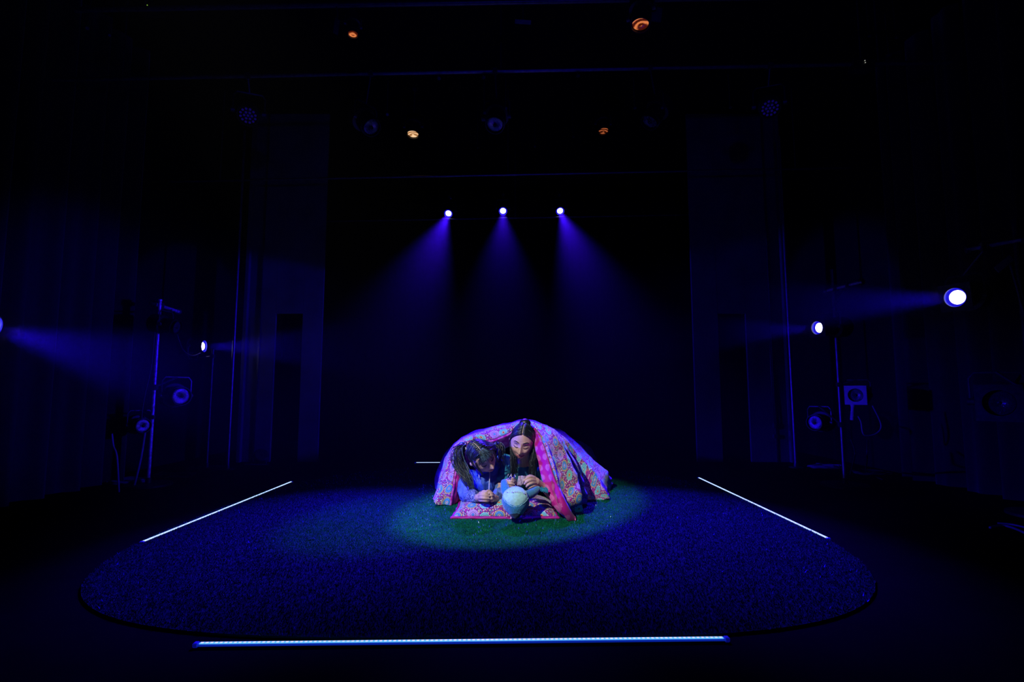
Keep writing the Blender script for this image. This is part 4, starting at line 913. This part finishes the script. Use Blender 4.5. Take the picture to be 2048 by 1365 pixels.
    for side in (-1, 1):
        tie = ties[-1] if side == sgn_l else ties[1]
        for k in range(240):
            al = math.radians(rs.uniform(50, 200)); p0 = Vector((0, 0.094*math.cos(al), 0.114*math.sin(al))); pts = []
            for t in np.linspace(0.03, 0.62, 6):
                a = t*math.pi/2; o = 1.045+0.03*rs.random(); pts.append(h.W((side*0.076*o*math.sin(a), p0.y*math.cos(a)*o, p0.z*math.cos(a)*o)))
            e = pts[-1]; pts.append(e.lerp(tie, 0.55)+(e.lerp(tie, 0.55)-h.c).normalized()*0.006); pts.append(tie+noisev(k*1.1, 0.006))
            n = 16; w0 = rs.uniform(0.0012, 0.0022); (st if rs.random() < 0.12 else hm).tube(catmull(pts, n), [w0]*n, 5)
    # fringe across the forehead
    for k in range(110):
        x0 = rs.uniform(-0.048, 0.040); x1 = x0*1.35+rs.uniform(-0.006, 0.006); zb = rs.uniform(0.030, 0.050)-0.25*max(0, abs(x1)-0.03)
        pts = [h.W((x0*0.35, 0.055, 0.107)), h.W((x0*0.8, 0.083, 0.086)), h.W((x1, 0.101-8*x1*x1, 0.058)), h.W((x1*1.08, 0.103-9*x1*x1, zb))]
        n = 12; (st if rs.random() < 0.25 else hm).tube(catmull(pts, n), [rs.uniform(0.0014, 0.0022)*(1-0.7*(i/(n-1))**3) for i in range(n)], 5)
    # side wisps
    for k in range(14):
        e = 1 if k % 2 else -1; x0 = e*rs.uniform(0.056, 0.068); pts = [h.W((x0, 0.05, 0.04)), h.W((x0*1.06, 0.052, 0.0)), h.W((x0*1.0, 0.055, -0.05)), h.W((x0*0.96, 0.05, -0.08))]
        hm.tube(catmull(pts, 10), 0.0015, 5)
    # pigtails
    for tie, path in ((ties[-1], [P(926, 893, 3.22), P(917, 902, 3.2), P(917, 925, 3.19), P(927, 945, 3.17), P(938, 962, 3.15), P(944, 982, 3.13)]),
                      (ties[1], [P(997, 889, 3.3), P(1001, 900, 3.29), P(1000, 917, 3.29), P(1003, 930, 3.29)])):
        for k in range(230 if len(path) > 5 else 80):
            o = Vector((rs.gauss(0, 1), rs.gauss(0, 1), rs.gauss(0, 1)))*0.011; wv = rs.uniform(0, 6.28); pts = [tie+noisev(k*0.7, 0.004)]
            for q, p in enumerate(path):
                wd = [0.7, 1.2, 1.35, 1.2, 1.0, 0.6][min(q, 5)]; pts.append(p+o*wd+Vector((0.006*math.sin(q*1.8+wv), 0, 0.003*math.cos(q*2+wv))))
            cut = rs.randint(len(pts)-2, len(pts)); pts = pts[:cut]; n = 24; w0 = rs.uniform(0.0014, 0.0024)
            (st if rs.random() < 0.10 else hm).tube(catmull(pts, n), [w0*(1-0.6*(i/(n-1))**3) for i in range(n)], 5)
    hm.build('hair', M['hair'], root); st.build('sheen_strands', M['hair_sheen'], root)
    for t_ in ties.values():
        tm = MB(); d = Vector((1, 0, 0.4)).normalized(); tm.lathe(t_, d, [(-0.006, 0.012), (-0.003, 0.016), (0.003, 0.016), (0.006, 0.012)], 14, cap=False)
        tm.build('hair_tie', M['cord'] if t_ is ties[-1] else M['denim'], root)
girl()

# ------------------------------------------------------------------ plush toy
def plush():
    c = P(1031, 1003, 2.85); t = thing('plush_toy', 'round blue plush toy with a pale blue face patch lying on the pillow', 'soft toy', c)
    nu, nv = 56, 44; v = []; pv = []
    dirs = P(1032, 1001, 2.83)-Vector((0, 0, CAMH))
    ax = Vector((0.0, -0.42, -0.907)).normalized(); q = ax.to_track_quat('Z', 'Y')   # axis towards the pointed snout
    fr = Vector((0, -0.907, 0.42))                                                    # towards the viewer
    sx = Vector((1, 0, 0))
    def surf(th, ph, o=0.0):
        # th 0 = crown (up), pi = snout tip (down, forwards)
        r = 0.074+o; z = -math.cos(th); rad = math.sin(th)
        tip = max(0, z)**3
        k = 1-0.12*max(0, z)
        p = sx*(r*rad*k*math.sin(ph)) + fr*(r*0.92*rad*k*math.cos(ph)) + ax*(r*z*(1.0+0.22*max(0, z)**8))
        w_ = 0.0022*noise.noise(p*60)
        return c+p*(1+w_/0.07)
    for j in range(nv+1):
        for i in range(nu): v.append(surf(math.pi*j/nv, 2*math.pi*i/nu))
    f = []; mi = []
    for j in range(nv):
        for i in range(nu):
            f.append((j*nu+i, j*nu+(i+1) % nu, (j+1)*nu+(i+1) % nu, (j+1)*nu+i)); mi.append(1 if math.pi*(j+.5)/nv > 2.62 else 0)
    mb = MB(); mb.add(v, f); mb.mi = mi; mb.build('head', [M['plush'], M['plush_dark']], t)
    # pale face patch: a cap over crown and front
    def lim(ph):
        a = (ph+math.pi) % (2*math.pi)-math.pi; return (1.78+0.07*math.cos(3*a))*(1-0.12*abs(math.sin(a))) if abs(a) < 1.57 else 1.1
    pts = []; n1 = 60; n2 = 20
    for j in range(n2+1):
        for i in range(n1):
            ph = 2*math.pi*i/n1; a = (ph+math.pi) % (2*math.pi)-math.pi; L = max(0.55, 0.86+1.32*math.cos(a))
            pts.append(surf(max(0.01, L*j/n2), ph, 0.0025*min(1.0, (n2-j)/3.0)-0.0006))
    ff = [(j*n1+i, j*n1+(i+1) % n1, (j+1)*n1+(i+1) % n1, (j+1)*n1+i) for j in range(n2) for i in range(n1)]
    mb = MB().add(pts, ff); mb.build('face_patch', M['plush_pale'], t)
    seam = []
    for i in range(n1+1):
        ph = 2*math.pi*i/n1; a = (ph+math.pi) % (2*math.pi)-math.pi; L = max(0.55, 0.86+1.32*math.cos(a))
        seam.append(surf(L, ph, 0.0006))
    MB().tube(seam, 0.0010, 6, False).build('seam', M['plush_pale'], t)
    MB().tube([surf(0.02, 0, .004), surf(0.35, 0.05, .0045), surf(0.62, 0.03, .0035)], [0.003, 0.002, 0.0008], 6).build('crown_crease', M['plush'], t)
    # stitched mark on the patch
    mb = MB(); rs = random.Random(2)
    for k in range(26):
        ph = rs.uniform(-0.75, 0.75); th = 1.12+0.10*rs.random()+0.06*ph; a = surf(th, ph, .0045); b = surf(th+rs.uniform(-.03, .03), ph+0.05, .0045); mb.tube([a, b], 0.0012, 4)
    mb.build('stitching', M['lilac_cloth'], t)
    # two stubby limbs
    a = P(1060, 992, 2.88); mb = MB(); mb.capsule([P(1050, 993, 2.87), P(1064, 987, 2.91), P(1075, 979, 2.95)], [0.026, 0.024, 0.017], 16)
    mb.build('flipper', M['plush'], t)
    mb = MB(); mb.capsule([P(1017, 992, 2.88), P(1011, 980, 2.91), P(1008, 966, 2.95)], [0.028, 0.026, 0.018], 16); mb.build('flipper', M['plush'], t)
    mb = MB()
    for k in range(9):
        s0 = P(1075+rs.uniform(-2, 2), 978+rs.uniform(-3, 3), 2.94); pts = [s0]
        for q in range(1, 6): pts.append(s0+(P(1096, 982+rs.uniform(-5, 5), 2.96)-s0)*(q/5)+Vector((0, 0, 0.006*math.sin(q*2.4+k))))
        mb.tube(catmull(pts, 18), 0.0022, 6)
    mb.build('yarn_fringe', M['teal_yarn'], t)
plush()
# scrap of lilac cloth between her fingers
def scrap():
    n = 12; c = P(1042, 962, 2.955); v = []
    for j in range(n+1):
        for i in range(n+1):
            a = i/n*2-1; b = j/n*2-1; w_ = 0.019*(1-0.35*max(0, -b)); v.append(c+Vector((a*w_+0.006*b, 0.004*math.sin(a*4+b*3), b*0.026)))
    f = [(j*(n+1)+i, j*(n+1)+i+1, (j+1)*(n+1)+i+1, (j+1)*(n+1)+i) for j in range(n) for i in range(n)]
    o = MB().add(v, f).build('cloth_scrap', M['lilac_cloth']); o.modifiers.new('t', 'SOLIDIFY').thickness = 0.003
    tag(o, "small pale lilac cloth scrap held between the woman's fingers", 'cloth')
scrap()
t = thing('bead_tassel', 'bunch of silvery beaded strands held above the left fist of the woman', 'tassel', P(1021, 955, 2.95))
rs = random.Random(4)
for k in range(6):
    x = 1016+k*2.6; MB().tube(catmull([P(x+rs.uniform(-1, 1), 961, 2.955), P(x+rs.uniform(-2, 2), 956, 2.945), P(x+2+rs.uniform(-2, 2), 949+rs.uniform(-2, 2), 2.95)], 8), 0.0019, 6).build('strand', M['silver'], t)
